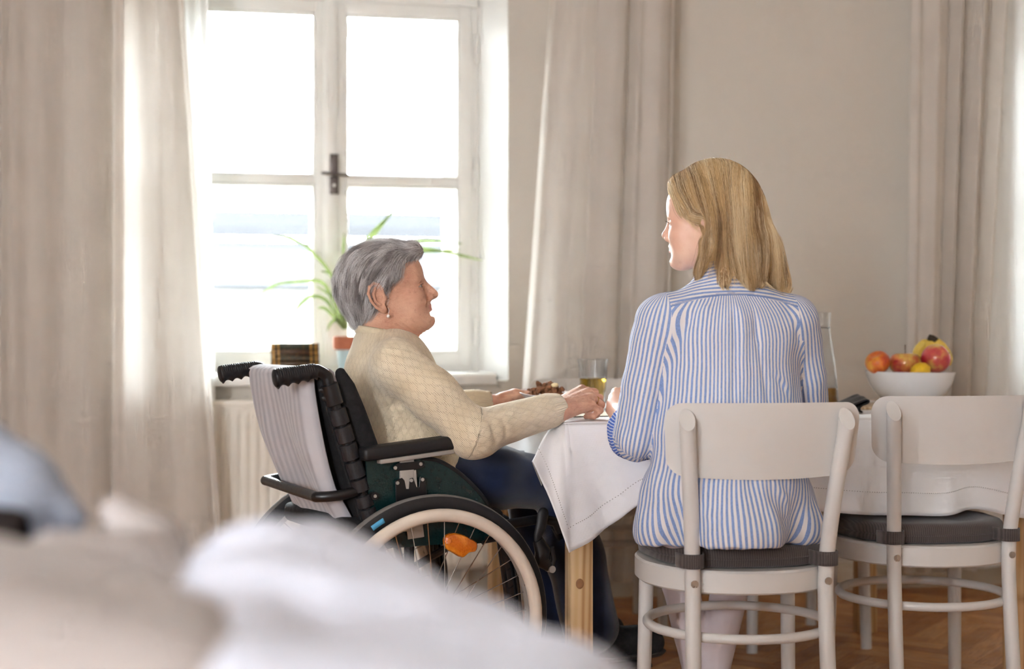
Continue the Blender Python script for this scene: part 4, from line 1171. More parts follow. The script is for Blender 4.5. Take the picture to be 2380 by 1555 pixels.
# trunk and limbs hidden by the clothes
vt = Vol((-.2, -.32, .1), (.68, .32, 1.02), .010)
vt.ell((.01, 0, .84), (.08, .12, .13), .03).ell((.03, 0, .66), (.11, .14, .13), .04).cap((-.015, -.12, .900), (.025, .105, .900), .035, .035, .03)
vt.cap((-.03, 0, .9), tuple(HC+Vector((-.015, 0, -.10))), .045, .035, .03)
for s, el, wr_ in ((-1, ELB_R, WRI_R), (1, ELB_L, WRI_L)):
    sh = SH_R if s < 0 else SH_L; vt.cap(sh, el, .035, .03, .02).cap(el, wr_, .03, .022, .02)
    vt.cap((.03, s*.09, .62), (.44, s*.10, .605), .06, .05, .03).cap((.44, s*.10, .605), (.56, s*.10, .22), .045, .032, .02)
Vt, Ft = vt.nets(1)
Ve_, Fe_ = ears(oe)
VB, FB = joinm([(xf(HME, Vh), Fh), (xf(HME, Ve_), Fe_), (VR, FR), (VL, FL), (Vt, Ft)])
me = npmesh('body', VB, FB); body = new('body', me, m_skin_e, eld); me.materials.append(m_lip)
mi = np.zeros(len(FB), np.int32); mi[:len(Fh)][lip_e] = 1
if len(me.polygons) == len(FB): me.polygons.foreach_set('material_index', mi)
m_eye = plain('eye_white', srgb(186, 172, 162), .2, .03, 80); m_iris = plain('dark_iris', srgb(58, 62, 70), .1, .2, 200)  # shade on the eyeball is put into this toned-down white
def eyes(HM, par, turn):
    for s in (-1, 1):
        e = MB().lathe([(0.0117*math.sin(a), .0117*math.cos(a)) for a in np.linspace(0, math.pi, 14)], 20).obj('eye', m_eye, par)
        e.matrix_local = HM @ Matrix.Translation((.0874, s*.0300, .0030)) @ Matrix.Rotation(turn, 4, 'Z') @ Matrix.Rotation(math.radians(90), 4, 'Y')
        i_ = MB().lathe([(0, .0122), (.0025, .0121), (.0055, .0107)], 16).obj('iris', m_iris, e)
eyes(HME, eld, math.radians(0))
# earring: small drop pearl on the lobe
mp_ = plain('silver', srgb(210, 208, 205), .2, .03, 40, metal=1); m_pearl = plain('pearl', srgb(238, 232, 226), .18, .03, 40)
ep = HME @ Vector((.000, -.0785, -.034))
er = MB().tube(spline([ep+Vector((.001, -.002, .006)), ep+Vector((.003, -.004, 0)), ep+Vector((.002, -.003, -.006)), ep+Vector((.001, -.003, -.011))], 5), .0007, 6).obj('earring', mp_, eld)
MB().lathe([(.0042*math.sin(a), .0042*math.cos(a)) for a in np.linspace(0, math.pi, 10)], 14, tuple(ep+Vector((.001, -.003, -.015)))).obj('pearl', m_pearl, er)
# ring
rg = pp[2]*.45+mc[2]*.55; ax = (pp[2]-mc[2])/np.linalg.norm(pp[2]-mc[2]); axv = Vector(ax); u1 = axv.orthogonal().normalized(); u2 = axv.cross(u1)
m_gold = plain('gold', srgb(224, 178, 96), .22, .04, 40, metal=1)
MB().tube([Vector(rg)+u1*.0112*math.cos(a)+u2*.0112*math.sin(a) for a in [2*math.pi*k/24 for k in range(24)]], .0010, 6, closed=True).obj('ring', m_gold, eld)

# ---- sweater
def knit():
    t = NT('cream_knit'); at = t.n('ShaderNodeAttribute', attribute_name='pat'); sp = t.n('ShaderNodeSeparateXYZ'); t.l(at.outputs['Vector'], sp.inputs[0])
    u, v_, rib = sp.outputs[0], sp.outputs[1], sp.outputs[2]
    TWO = 2*math.pi
    nz = t.noise(t.coord(), 160, 2)
    un = t.math('ADD', u, t.math('MULTIPLY', nz, .0012))
    # openwork dots on a diagonal lattice
    a_ = t.math('SINE', t.math('MULTIPLY', t.math('ADD', un, v_), TWO/.0068)); b_ = t.math('SINE', t.math('MULTIPLY', t.math('SUBTRACT', un, v_), TWO/.0068))
    dot = t.ramp(t.math('MULTIPLY', a_, b_), [(.42, (0, 0, 0)), (.85, (1, 1, 1))])
    l1 = t.math('ABSOLUTE', t.math('SINE', t.math('MULTIPLY', t.math('ADD', un, t.math('MULTIPLY', v_, .6)), math.pi/.020))); l2 = t.math('ABSOLUTE', t.math('SINE', t.math('MULTIPLY', t.math('SUBTRACT', un, t.math('MULTIPLY', v_, .6)), math.pi/.020)))
    bigm = t.ramp(t.math('MINIMUM', l1, l2), [(.30, (1, 1, 1)), (.55, (.18, .18, .18))])
    hole = t.math('MULTIPLY', dot, bigm)
    ribw = t.math('SINE', t.math('MULTIPLY', u, TWO/.0062))
    ribm = t.ramp(ribw, [(.3, (0, 0, 0)), (.7, (1, 1, 1))])
    hgt = t.mix(rib, t.mix(hole, (.6, .6, .6), (0, 0, 0)), ribm)
    st = t.math('MULTIPLY', t.math('SINE', t.math('MULTIPLY', v_, TWO/.0030)), t.math('SINE', t.math('MULTIPLY', u, TWO/.0034)))
    h2 = t.math('ADD', t.math('MULTIPLY', hgt, 1.0), t.math('MULTIPLY', st, .12))
    base = t.ramp(t.noise(t.coord(), 12, 3), [(.3, srgb(224, 206, 174)), (.7, srgb(236, 221, 194))])
    col = t.mix(t.math('MULTIPLY', hole, t.math('SUBTRACT', 1.0, rib)), base, srgb(150, 122, 88))  # stitch gaps darker: their shade is put into the colour
    fz = t.noise(t.coord(), 1400, 2)
    nm = t.bump(fz, .25, .0006, t.bump(h2, .9, .0022))
    return t.done(t.bsdf(col, .95, nm, **{'Sheen Weight': .3, 'Specular IOR Level': .08}))
m_knit = knit()
vs = Vol((-.20, -.36, .52), (.47, .34, 1.06), .0036)
vs.ell((.016, 0, .85), (.116, .155, .155), .03).ell((-.006, -.01, .89), (.076, .125, .100), .03)
vs.cap((-.022, -.120, .912), (.024, .110, .912), .057, .057, .04)
vs.ell((.045, 0, .70), (.145, .170, .135), .04).ell((.045, 0, .635), (.165, .185, .075), .04)
nb = np.array(HC+Vector((-.016, .0, -.112)))
vs.cap(nb+np.array((-.006, 0, -.05)), nb+np.array((-.004, 0, -.002)), .068, .060, .022)
for sh, el, wr_ in ((SH_R, ELB_R, WRI_R), (SH_L, ELB_L, WRI_L)):
    md = sh*.5+el*.5+np.array((-.004, 0, .006))
    vs.cap(sh, md, .060, .058, .035).cap(md, el+np.array((0, 0, .004)), .058, .055, .03)
    ce = el+(wr_-el)*.86; vs.cap(el, ce, .055, .043, .02)
    vs.ell(el+np.array((.012, 0, -.012)), (.058, .054, .046), .025)
    dd = (wr_-el)/np.linalg.norm(wr_-el)
    vs.cap(ce-dd*.004, ce+dd*.022, .0405, .0385, .006)
# neckline opening and wrist openings
vs.cap(nb+np.array((-.002, 0, -.02)), nb+np.array((.03, 0, .1)), .052, .058, .004, True)
for el, wr_ in ((ELB_R, WRI_R), (ELB_L, WRI_L)):
    dd = (wr_-el)/np.linalg.norm(wr_-el); ce = el+(wr_-el)*.86; vs.cap(ce+dd*.008, ce+dd*.08, .031, .031, .004, True)
    vs.half(ce+dd*.030, dd, .003) if False else None
Vs, Fs = vs.nets(1); Ns = vnormals(Vs, Fs)
disp = fbm(Vs, 34, 2)*.0035+fbm(Vs, 75, 4)*.0015
fr = lambda a, b, t: a+(b-a)*t
for k, (t0, wd, dp_) in enumerate(((.10, .010, -.007), (.24, .008, -.006), (.36, .008, -.004))):      # bunched folds near the elbow of the forearm
    c0 = fr(ELB_R, WRI_R, t0); disp += crease(Vs, [c0+np.array((.0, -.05, .045)), c0+np.array((.006, -.06, .01)), c0+np.array((.012, -.05, -.03))], wd, dp_)
for a, b, wd, dp_ in ((((-.06, -.12, .80), (.0, -.165, .83), (.05, -.175, .85)), 0, .014, -.010), (((.0, -.17, .78), (.04, -.20, .80)), 0, .010, -.006), (((-.10, -.10, .72), (-.02, -.17, .70), (.08, -.19, .705)), 0, .012, -.007), (((-.05, -.15, .66), (.05, -.19, .665)), 0, .010, -.006),
                      (((-.045, -.150, .985), (-.045, -.195, .93), (-.025, -.205, .86), (.005, -.20, .80)), 0, .0045, -.0035), (((.10, -.14, .67), (.15, -.16, .64)), 0, .009, -.006)):
    disp += crease(Vs, a, wd, dp_)
Vs = Vs+Ns*disp[:, None]
def arm_uv(V, sh, el, wr_):
    best = np.full(len(V), 9.); U = np.zeros(len(V)); W = np.zeros(len(V)); off = 0
    n1, n2 = (el-sh)/np.linalg.norm(el-sh), (wr_-el)/np.linalg.norm(wr_-el); second = (V-el)@(n1+n2) > 0
    for a, b in ((sh, el), (el, wr_)):
        ba = b-a; L = np.linalg.norm(ba); t = ba/L; h = (V-a)@t; hc = np.clip(h, 0, L); d = np.linalg.norm(V-a-hc[:, None]*t, axis=1)
        up = np.array((0, 0, 1.)); up = up-t*(up@t); up /= np.linalg.norm(up); bn = np.cross(t, up)
        ang = np.arctan2((V-a)@bn, (V-a)@up)
        m = second if off else ~second; best = np.minimum(best, d); U[m] = ang[m]*.052; W[m] = off+h[m]; off += L
    return U, W, best, off
def corner_pat(V, F, regs):
    C = V[F].mean(1); pat = np.zeros((len(F), 4, 3)); Vc = V[F]
    for mask, fn in regs(C):
        q = Vc[mask].reshape(-1, 3); r = fn(q)
        pat[mask] = np.stack(r, 1).reshape(-1, 4, 3)
    return pat.reshape(-1, 3)
def fixwrap(U, per):    # undo the seam of an angle inside one face
    U = U.reshape(-1, 4); m = U[:, :1]; U = U-np.round((U-m)/per)*per; return U.ravel()
def sw_regs(C):
    Ur, Wr, dr, Lr = arm_uv(C, SH_R, ELB_R, WRI_R); Ul, Wl, dl, Ll = arm_uv(C, SH_L, ELB_L, WRI_L)
    hem_t = (C[:, 2] < .600+np.clip((C[:, 0]-.05)*.30, 0, .08)) 
    ar = ((C[:, 1] < -.155-.0*C[:, 0]) & (dr < .085) & ~((C[:, 2] < .70) & (C[:, 0] < .06))) | ((dr < .075) & (C[:, 0] > .19))
    al_ = ((C[:, 1] > .155) & (dl < .085)) | ((dl < .075) & (C[:, 0] > .17) & ~ar)
    col = np.linalg.norm((C-nb)*A((1, 1, .5)), axis=1) < .075
    col &= C[:, 2] > nb[2]-.03
    to = ~ar & ~al_
    def fa(sh, el, wr_):
        def f(q):
            U, W, d, L = arm_uv(q, sh, el, wr_); U = fixwrap(U, 2*math.pi*.052); cut = np.linalg.norm(el-sh)+np.linalg.norm(wr_-el)*.86-.004
            return U, W, (W > cut).astype(float)
        return f
    def ft(q):
        ang = np.arctan2(q[:, 1], -(q[:, 0]-.03)); U = fixwrap(ang*.155, 2*math.pi*.155)
        return U, q[:, 2]+.2*q[:, 0], np.zeros(len(q))
    def fr_(q): r = ft(q); return r[0], r[1], np.ones(len(q))
    return [(ar, fa(SH_R, ELB_R, WRI_R)), (al_, fa(SH_L, ELB_L, WRI_L)), (to & ~hem_t & ~col, ft), (to & (hem_t | col), fr_)]
pat = corner_pat(Vs, Fs, sw_regs)
new('sweater', npmesh('sweater', Vs, Fs, pat), m_knit, eld)

m_ribk = NT('cream_rib_band'); _w = m_ribk.wave(m_ribk.coord('UV'), 60, 0, 0, 1, 'X'); m_ribk = m_ribk.done(m_ribk.bsdf(srgb(230, 214, 184), .95, m_ribk.bump(_w, .6, .002)))
rows = []
for j in range(9):
    a = 2*math.pi*j/8; row = []
    for i in range(61):
        b = 2*math.pi*i/60; rr = .0565+.005*math.cos(a); row.append(Vector((nb[0]+.003+rr*math.cos(b)*1.0, nb[1]+rr*math.sin(b)*1.0, nb[2]+.020-.012*math.cos(b)+.010*math.sin(a))))
    rows.append(row)
uvgrid(rows, 'neckband', m_ribk, eld, 1, 1)
# ---- trousers and shoes
m_navy = fabric('navy_wool', srgb(24, 40, 76), 1400, .15, 0, .9, .3, .5, srgb(13, 21, 42))
vp = Vol((-.17, -.25, .14), (.68, .25, .74), .0045)
vp.ell((.02, 0, .615), (.16, .175, .075), .03)
for s in (-1, 1):
    kn = (.455, s*.088, .595)
    vp.cap((.03, s*.085, .615), (.26, s*.092, .622), .078, .076, .03).cap((.26, s*.092, .622), kn, .076, .066, .03)
    vp.cap(kn, (.50, s*.092, .40), .066, .075, .025).cap((.50, s*.092, .40), (.545, s*.095, .215), .075, .077, .02)
Vp, Fp = vp.nets(2); Np = vnormals(Vp, Fp)
dp_ = fbm(Vp, 30, 6)*.004
for pts, wd, de in ((((.13, -.10, .70), (.22, -.13, .69), (.34, -.15, .66)), .018, .006), (((.16, -.05, .695), (.28, -.07, .695), (.40, -.10, .67)), .014, -.006), (((.20, -.165, .63), (.33, -.165, .62)), .012, -.005), (((.47, -.16, .55), (.5, -.165, .48)), .012, -.006)):
    dp_ += crease(Vp, pts, wd, de)
new('trousers', npmesh('trousers', Vp+Np*dp_[:, None], Fp), m_navy, eld)
m_shoe = plain('black_suede', srgb(12, 11, 13), .8, .1, 40, .3, 400); m_sole = plain('dark_sole', srgb(46, 40, 36), .7, .1, 40)
for s in (-1, 1):
    b = np.array((.585, s*.10, .120)); v = Vol(b+A((-.11, -.07, -.01)), b+A((.22, .07, .15)), .0036)
    v.ell(b+A((.0, 0, .05)), (.055, .044, .055), .02).ell(b+A((.07, 0, .042)), (.075, .044, .045), .03).ell(b+A((.128, 0, .036)), (.055, .045, .042), .03).cap(b+A((-.01, 0, .06)), b+A((-.015, 0, .12)), .044, .045, .02)
    v.half(b+A((0, 0, .012)), (0, 0, -1), .003)
    V_, F_ = v.nets(1); sh = new('shoe', npmesh('shoe', V_, F_), m_shoe, eld)
    v = Vol(b+A((-.11, -.07, -.01)), b+A((.22, .07, .05)), .0036)
    v.cap(b+A((-.01, 0, .02)), b+A((.135, 0, .02)), .048, .050, .01, sq=(1.05, 1, .5)).half(b+A((0, 0, .001)), (0, 0, -1), .002).half(b+A((0, 0, .017)), (0, 0, 1), .002)
    V_, F_ = v.nets(1); new('sole', npmesh('sole', V_, F_), m_sole, sh)

# ---- hair
vc = Vol((-.15, -.11, -.13), (.15, .11, .18), .003)
R = lambda *p: rotraw([p], BE)[0]
vc.ell((.002, 0, .050), (.110, .086, .096), .02)
vc.cap(R(.02, 0, .10), R(.072, 0, .108), .036, .026, .02).cap(R(.072, -.02, .118), R(.078, .02, .118), .018, .018, .02)
vc.ell(R(-.055, 0, .01), (.055, .078, .075), .03).cap(R(-.058, -.03, -.03), R(-.064, -.02, -.062), .022, .014, .02).cap(R(-.058, .03, -.03), R(-.064, .02, -.062), .022, .014, .02)
# clear the face and the ears
vc.ell((.115, 0, -.03), (.075, .10, .105), .012, True)
for s in (-1, 1):
    vc.ell((.050, s*.095, -.045), (.060, .075, .080), .010, True); vc.ell((-.013, s*.088, -.002), (.026, .022, .042), .006, True)
    vc.ell((.090, s*.075, .020), (.036, .05, .055), .012, True)
vc.ell((.01, 0, -.13), (.075, .08, .075), .01, True)
Vc, Fc = vc.nets(1); Nc = vnormals(Vc, Fc); Vc = Vc+Nc*(np.sin((Vc[:, 0]*.55+Vc[:, 2]*.85)*900+fbm(Vc, 70, 3)*4)*.0008)[:, None]
hair = new('hair', npmesh('hair', xf(HME, Vc), Fc), m_cap_e, eld)
def grow(vol, roots, dir0, steps, ds, off, flow, stiff=.35, seed=1, lift=None, wob=.0):
    r = np.random.RandomState(seed); p = roots.copy(); n = vol.grad(p); t = dir0-n*(dir0*n).sum(1, keepdims=True); t /= np.linalg.norm(t, axis=1, keepdims=True)+1e-9
    out = [p.copy()]; N = len(p); ph = r.uniform(0, 6.28, (N, 3)); L = r.uniform(.75, 1.15, (N, 1))
    tgt = off(r, N)
    for i in range(steps):
        f = flow(p); t = t*(1-stiff)+f*stiff+r.normal(0, .035, p.shape)
        n = vol.grad(p); d = vol.sample(p)
        inn = (t*n).sum(1, keepdims=True); t = t-n*np.minimum(inn, 0)*.95-n*np.maximum(inn, 0)*.5
        t /= np.linalg.norm(t, axis=1, keepdims=True)+1e-9
        p = p+t*ds*L
        d = vol.sample(p); want = tgt*min(1, (i+1)/steps*2)
        p = p+n*np.clip((want-d)[:, None], -.002, .004)*.7
        out.append(p.copy())
    return np.stack(out, 1)
def clump(S, nG, amt, seed):
    r = np.random.RandomState(seed); g = r.choice(len(S), nG, replace=False); G = S[g]; R0 = S[:, S.shape[1]//3]; G0 = G[:, S.shape[1]//3]
    idx = np.empty(len(S), int)
    for i in range(0, len(S), 2000): idx[i:i+2000] = ((R0[i:i+2000, None]-G0[None])**2).sum(2).argmin(1)
    k = (np.linspace(0, 1, S.shape[1])**1.2)[None, :, None]*amt*r.uniform(.5, 1, (len(S), 1, 1))
    return S*(1-k)+G[idx]*k, idx
def tones(name, S, HM, r0, mats, parent, idx, nG, seed):
    tone = np.random.RandomState(seed).choice(len(mats), nG, p=[.18, .44, .38])[idx]
    for k, m_ in enumerate(mats):
        q = S[tone == k]; strands(name, xf(HM, q.reshape(-1, 3)).reshape(q.shape), r0, m_, parent)
rs = np.random.RandomState(5)
ids = rs.choice(len(Vc), 12000)
roots = Vc[ids]-Nc[ids]*.004+rs.normal(0, .0012, (len(ids), 3))
def flow_e(p):
    side = np.clip(np.abs(p[:, 1])/.07, 0, 1); back = np.clip(-p[:, 0]/.08, 0, 1); top = np.clip((p[:, 2]-.07)/.05, 0, 1)
    f = np.stack([-.80+.5*back+.0*side, .25*np.sign(p[:, 1])*(1-side)*top, -.15-.75*side*(1-.5*top)-.75*back], 1)
    fr_m = np.clip((p[:, 0]-.055)/.03, 0, 1)*top; f[:, 2] += fr_m*.9; f[:, 0] += fr_m*.35
    f += np.stack([fbm(p, 55, 11), fbm(p, 55, 12), fbm(p, 55, 13)], 1)*.28
    return f/np.linalg.norm(f, axis=1, keepdims=True)
S = grow(vc, roots, flow_e(roots), 9, .0058, lambda r, N: np.abs(r.normal(0, .0055, N))+.001, flow_e, .4)
S, idx = clump(S, 420, .62, 2); tones('hair_strands', S, HME, .00026, m_hair_es, hair, idx, 420, 3)
ids = rs.choice(len(Vc), 260); ids = ids[(Vc[ids][:, 2] > .0)]; k = np.linspace(0, 1, 8)[None, :, None]; f0 = flow_e(Vc[ids])[:, None, :]
S = Vc[ids][:, None, :]+f0*k*.030+Nc[ids][:, None, :]*k*(1-.45*k)*.020+rs.normal(0, .006, (len(ids), 1, 3))*k**2
strands('flyaway_hair', xf(HME, S.reshape(-1, 3)).reshape(S.shape), .00010, m_hair_es[2], hair)
# eyebrow
bro = np.stack([np.stack([.1045+.0*t-.010*((y-.012)/.03)**2+rs.normal(0, .0006, 60), s*y, .0225+.003*np.sin((y-.012)/.03*2.4)+rs.normal(0, .0012, 60)], 1) for s in (-1, 1) for t in (0,) for y in [np.linspace(.012, .044, 60)]]).reshape(-1, 3)
bd = np.stack([np.linspace(0, 1, 4)]*len(bro))[:, :, None]*np.stack([np.full(len(bro), -.002), np.sign(bro[:, 1])*.007, np.full(len(bro), .001)], 1)[:, None, :]
S = bro[:, None, :]+bd; strands('eyebrows', xf(HME, S.reshape(-1, 3)).reshape(S.shape), .00014, m_hair_e, eld)
la = np.array([(.1005-.006*((y-.031)/.014)**2, s*y, .0068) for s in (-1, 1) for y in np.linspace(.019, .046, 30)])
S = la[:, None, :]+np.linspace(0, 1, 5)[None, :, None]*A((.004, 0, -.0008))+(np.linspace(0, 1, 5)**2)[None, :, None]*A((0, 0, .0018))
strands('eyelashes', xf(HME, S.reshape(-1, 3)).reshape(S.shape), .00022, plain('grey_brown_lashes', srgb(70, 58, 52), .6), eld)
# ================================================================== WOMAN IN THE STRIPED SHIRT (frame of her chair: x right, y forward)
bw = thing('person', 'blonde person in a blue striped shirt on a white chair, seen from behind', 'person', CH1[0], CH1[1])
BM = Matrix.Translation(CH1[0]) @ Matrix.Rotation(CH1[1], 4, 'Z'); BMI = BM.inverted()
def bc(px, py, Y): return np.array(BMI @ P(px, py, Y))
def bl_(px, py, yb):
    a = BMI @ Vector((0, 0, CAMZ)); b = BMI @ P(px, py, 3.0); t = (yb-a.y)/(b.y-a.y); return np.array(a+(b-a)*t)
XC = -.045
HCB = BMI @ room(.473, 3.335, 1.244)
HMB = Matrix.Translation(HCB) @ Matrix.Rotation(math.radians(155-8), 4, 'Z') @ Matrix.Rotation(math.radians(2), 4, 'Y')
ob_ = dict(cheek=.003, jowl=.001, nose=-.001, nup=.004, smile=.0035, folds=0, ear=.95, neck=[((-.008, 0, -.03), (-.030, 0, -.17), .050, .055, .03)])
vhb = head(ob_); Vh, Fh = vhb.nets(1); lip_b = fmask(Vh, Fh, lipm)
# left hand, a loose fist standing on the table
ELB = bl_(1484, 1012, .145); WRI = bc(1446, 962, 3.62)
mb_ = [bc(1432, 912, 3.70), bc(1426, 925, 3.68), bc(1422, 940, 3.665), bc(1421, 955, 3.655)]
pb_ = [bc(1446, 908, 3.735), bc(1436, 918, 3.73), bc(1428, 934, 3.725), bc(1425, 950, 3.715)]
db_ = [bc(1464, 915, 3.725), bc(1456, 925, 3.72), bc(1448, 940, 3.715), bc(1443, 954, 3.705)]
tb_ = [bc(1462, 925, 3.70), bc(1456, 935, 3.695), bc(1448, 948, 3.69), bc(1444, 958, 3.685)]
palm = [(WRI+(mb_[i]-mb_[1])*.4, mb_[i], .020, .0125, .016, None) for i in range(4)]+[(WRI+(ELB-WRI)*.45, WRI, .031, .0235, .012, None)]
segs = [([mb_[i], pb_[i], db_[i], tb_[i]], [.0112, .010, .009, .008]) for i in range(4)]
segs.append(([WRI+np.array((.02, .02, .01)), bc(1462, 925, 3.67), bc(1460, 912, 3.70), bc(1454, 905, 3.72)], [.018, .0135, .011, .009]))
allp = np.array([WRI, WRI+(ELB-WRI)*.45]+mb_+pb_+db_); vlb = hand_vol(allp.min(0)-.045, allp.max(0)+.035, WRI, segs, palm); VLb, FLb = vlb.nets(1)
# right hand rests on the table in front of her, hidden by her body
ELBR = np.array((XC+.215, .19, .785)); WRR = np.array((XC+.15, .42, .79)); f_ = np.array((-.25, .95, -.1))
mr_ = [WRR+f_*.08+np.array((x, 0, 0)) for x in (-.035, -.012, .012, .033)]
palm = [(WRR+(m_-mr_[1])*.4, m_, .018, .012, .014, None) for m_ in mr_]+[(WRR+(ELBR-WRR)*.5, WRR, .03, .023, .012, None)]
segs = [([m_, m_+f_*.035+A((0, 0, -.006)), m_+f_*.062+A((0, 0, -.016))], [.0105, .0093, .0078]) for m_ in mr_]+[([WRR+f_*.02, WRR+f_*.05+A((-.055, 0, -.006)), WRR+f_*.08+A((-.06, 0, -.012))], [.016, .012, .009])]
allp = np.array([WRR, WRR+(ELBR-WRR)*.5]+mr_); vrb = hand_vol(allp.min(0)-.09, allp.max(0)+.09, WRR, segs, palm, .0024); VRb, FRb = vrb.nets(1)
vt = Vol((-.30, -.06, .42), (.24, .75, 1.16), .010)
vt.ell((XC, .10, .93), (.13, .085, .15), .03).ell((XC, .10, .70), (.125, .09, .15), .04).cap((XC-.13, .10, 1.02), (XC+.13, .10, 1.02), .04, .04, .03).cap((XC, .11, 1.02), (HCB.x+.01, HCB.y-.01, 1.14), .05, .045, .03)
SLb, SRb = np.array((XC-.158, .10, 1.012)), np.array((XC+.158, .10, 1.012))
for sh, el, wr_ in ((SLb, ELB, WRI), (SRb, ELBR, WRR)): vt.cap(sh, el, .036, .031, .02).cap(el, wr_, .031, .022, .02)
Vt, Ft = vt.nets(1)
Ve_, Fe_ = ears(ob_)
VB, FB = joinm([(xf(HMB, Vh), Fh), (xf(HMB, Ve_), Fe_), (VLb, FLb), (VRb, FRb), (Vt, Ft)])
me = npmesh('body', VB, FB); new('body', me, m_skin_b, bw); me.materials.append(m_lip)
mi = np.zeros(len(FB), np.int32); mi[:len(Fh)][lip_b] = 1
if len(me.polygons) == len(FB): me.polygons.foreach_set('material_index', mi)
eyes(HMB, bw, 0)

# ---- shirt
def stripes(name, per=.0101, duty=.46, blue=srgb(140, 164, 212), white=srgb(238, 234, 234)):
    t = NT(name); at = t.n('ShaderNodeAttribute', attribute_name='pat'); sp = t.n('ShaderNodeSeparateXYZ'); t.l(at.outputs['Vector'], sp.inputs[0])
    u = t.math('ADD', sp.outputs[0], t.math('MULTIPLY', t.noise(t.coord(), 40, 2), .0016))
    w1 = t.math('SINE', t.math('MULTIPLY', u, 2*math.pi/per))
    m = t.ramp(w1, [(.44, (0, 0, 0)), (.60, (1, 1, 1))])
    w2 = t.math('MULTIPLY', t.math('ADD', w1, 1.0), .5); m = t.ramp(w2, [(1-duty-.07, (0, 0, 0)), (1-duty+.07, (1, 1, 1))])
    n = t.noise(t.coord(), 320, 2)
    bl2 = t.ramp(n, [(.3, tuple(x*.88 for x in blue)), (.7, tuple(min(1, x*1.15) for x in blue))])
    seam = sp.outputs[2]
    col = t.mix(m, white, bl2); col = t.mix(t.math('MULTIPLY', seam, .65), col, srgb(120, 140, 190))
    wv = t.math('ADD', t.wave(t.coord(), 260, .8, 2, 3, 'X'), t.wave(t.coord(), 260, .8, 2, 3, 'Z'))
    b = t.bsdf(col, .85, t.bump(wv, .12, .0004), **{'Specular IOR Level': .15})
    tr = t.n('ShaderNodeBsdfTranslucent'); t.l(col, tr.inputs[0]); mx = t.n('ShaderNodeMixShader'); mx.inputs[0].default_value = .12; t.l(b, mx.inputs[1]); t.l(tr.outputs[0], mx.inputs[2])
    return t.done(mx.outputs[0])
m_str = stripes('blue_white_stripe'); m_str2 = stripes('blue_stripe_reverse', .006, .72, srgb(84, 112, 190), srgb(200, 206, 226))
vs = Vol((-.33, -.12, .47), (.26, .42, 1.16), .0036)
vs.ell((XC, .095, .93), (.168, .108, .165), .03).ell((XC, .07, .985), (.165, .075, .085), .03)
vs.cap((XC-.135, .098, 1.018), (XC+.135, .098, 1.018), .054, .054, .045)
vs.cap((XC-.07, .095, 1.05), (HCB.x+.015, HCB.y-.035, 1.118), .045, .050, .04).cap((XC+.07, .095, 1.05), (HCB.x+.015, HCB.y-.035, 1.118), .045, .050, .04)
vs.ell((XC, .088, .76), (.178, .112, .20), .05).ell((XC-.002, .105, .625), (.200, .145, .120), .05)
vs.cap((XC-.15, .10, .54), (XC+.15, .10, .54), .075, .075, .05).cap((XC, .0, .535), (XC, .22, .535), .10, .12, .05)
for sh, el, wr_ in ((SLb, ELB, WRI), (SRb, ELBR, WRR)):
    md = sh*.45+el*.55+A((-.004 if sh is SLb else .0, -.006, 0))
    vs.cap(sh, sh*.7+md*.3, .060, .058, .035).cap(sh*.7+md*.3, md, .060, .058, .012).cap(md, el, .058, .057, .008)
    dd = (wr_-el)/np.linalg.norm(wr_-el); vs.cap(el, el+dd*.05, .057, .053, .010)
    vs.cap(el+dd*.03, el+dd*.09, .046, .043, .006, True)
nbB = np.array((HCB.x+.018, HCB.y-.030, 1.10))
vs.cap(nbB+A((0, 0, .0)), nbB+A((-.012, .02, .10)), .052, .055, .006, True)
vs.half((0, 0, .508), (0, -.08, -1), .006)
Vs, Fs = vs.nets(1); Ns = vnormals(Vs, Fs)
lo_ = np.clip((1.02-Vs[:, 2])/.25, 0, 1)
torso = np.clip((np.abs(Vs[:, 0]-XC) < .19)*1.0, 0, 1)
disp = fbm(Vs*A((1.8, 1, .35)), 60, 21)*.0085*lo_+fbm(Vs, 26, 22)*.004*lo_+fbm(Vs, 90, 23)*.0012
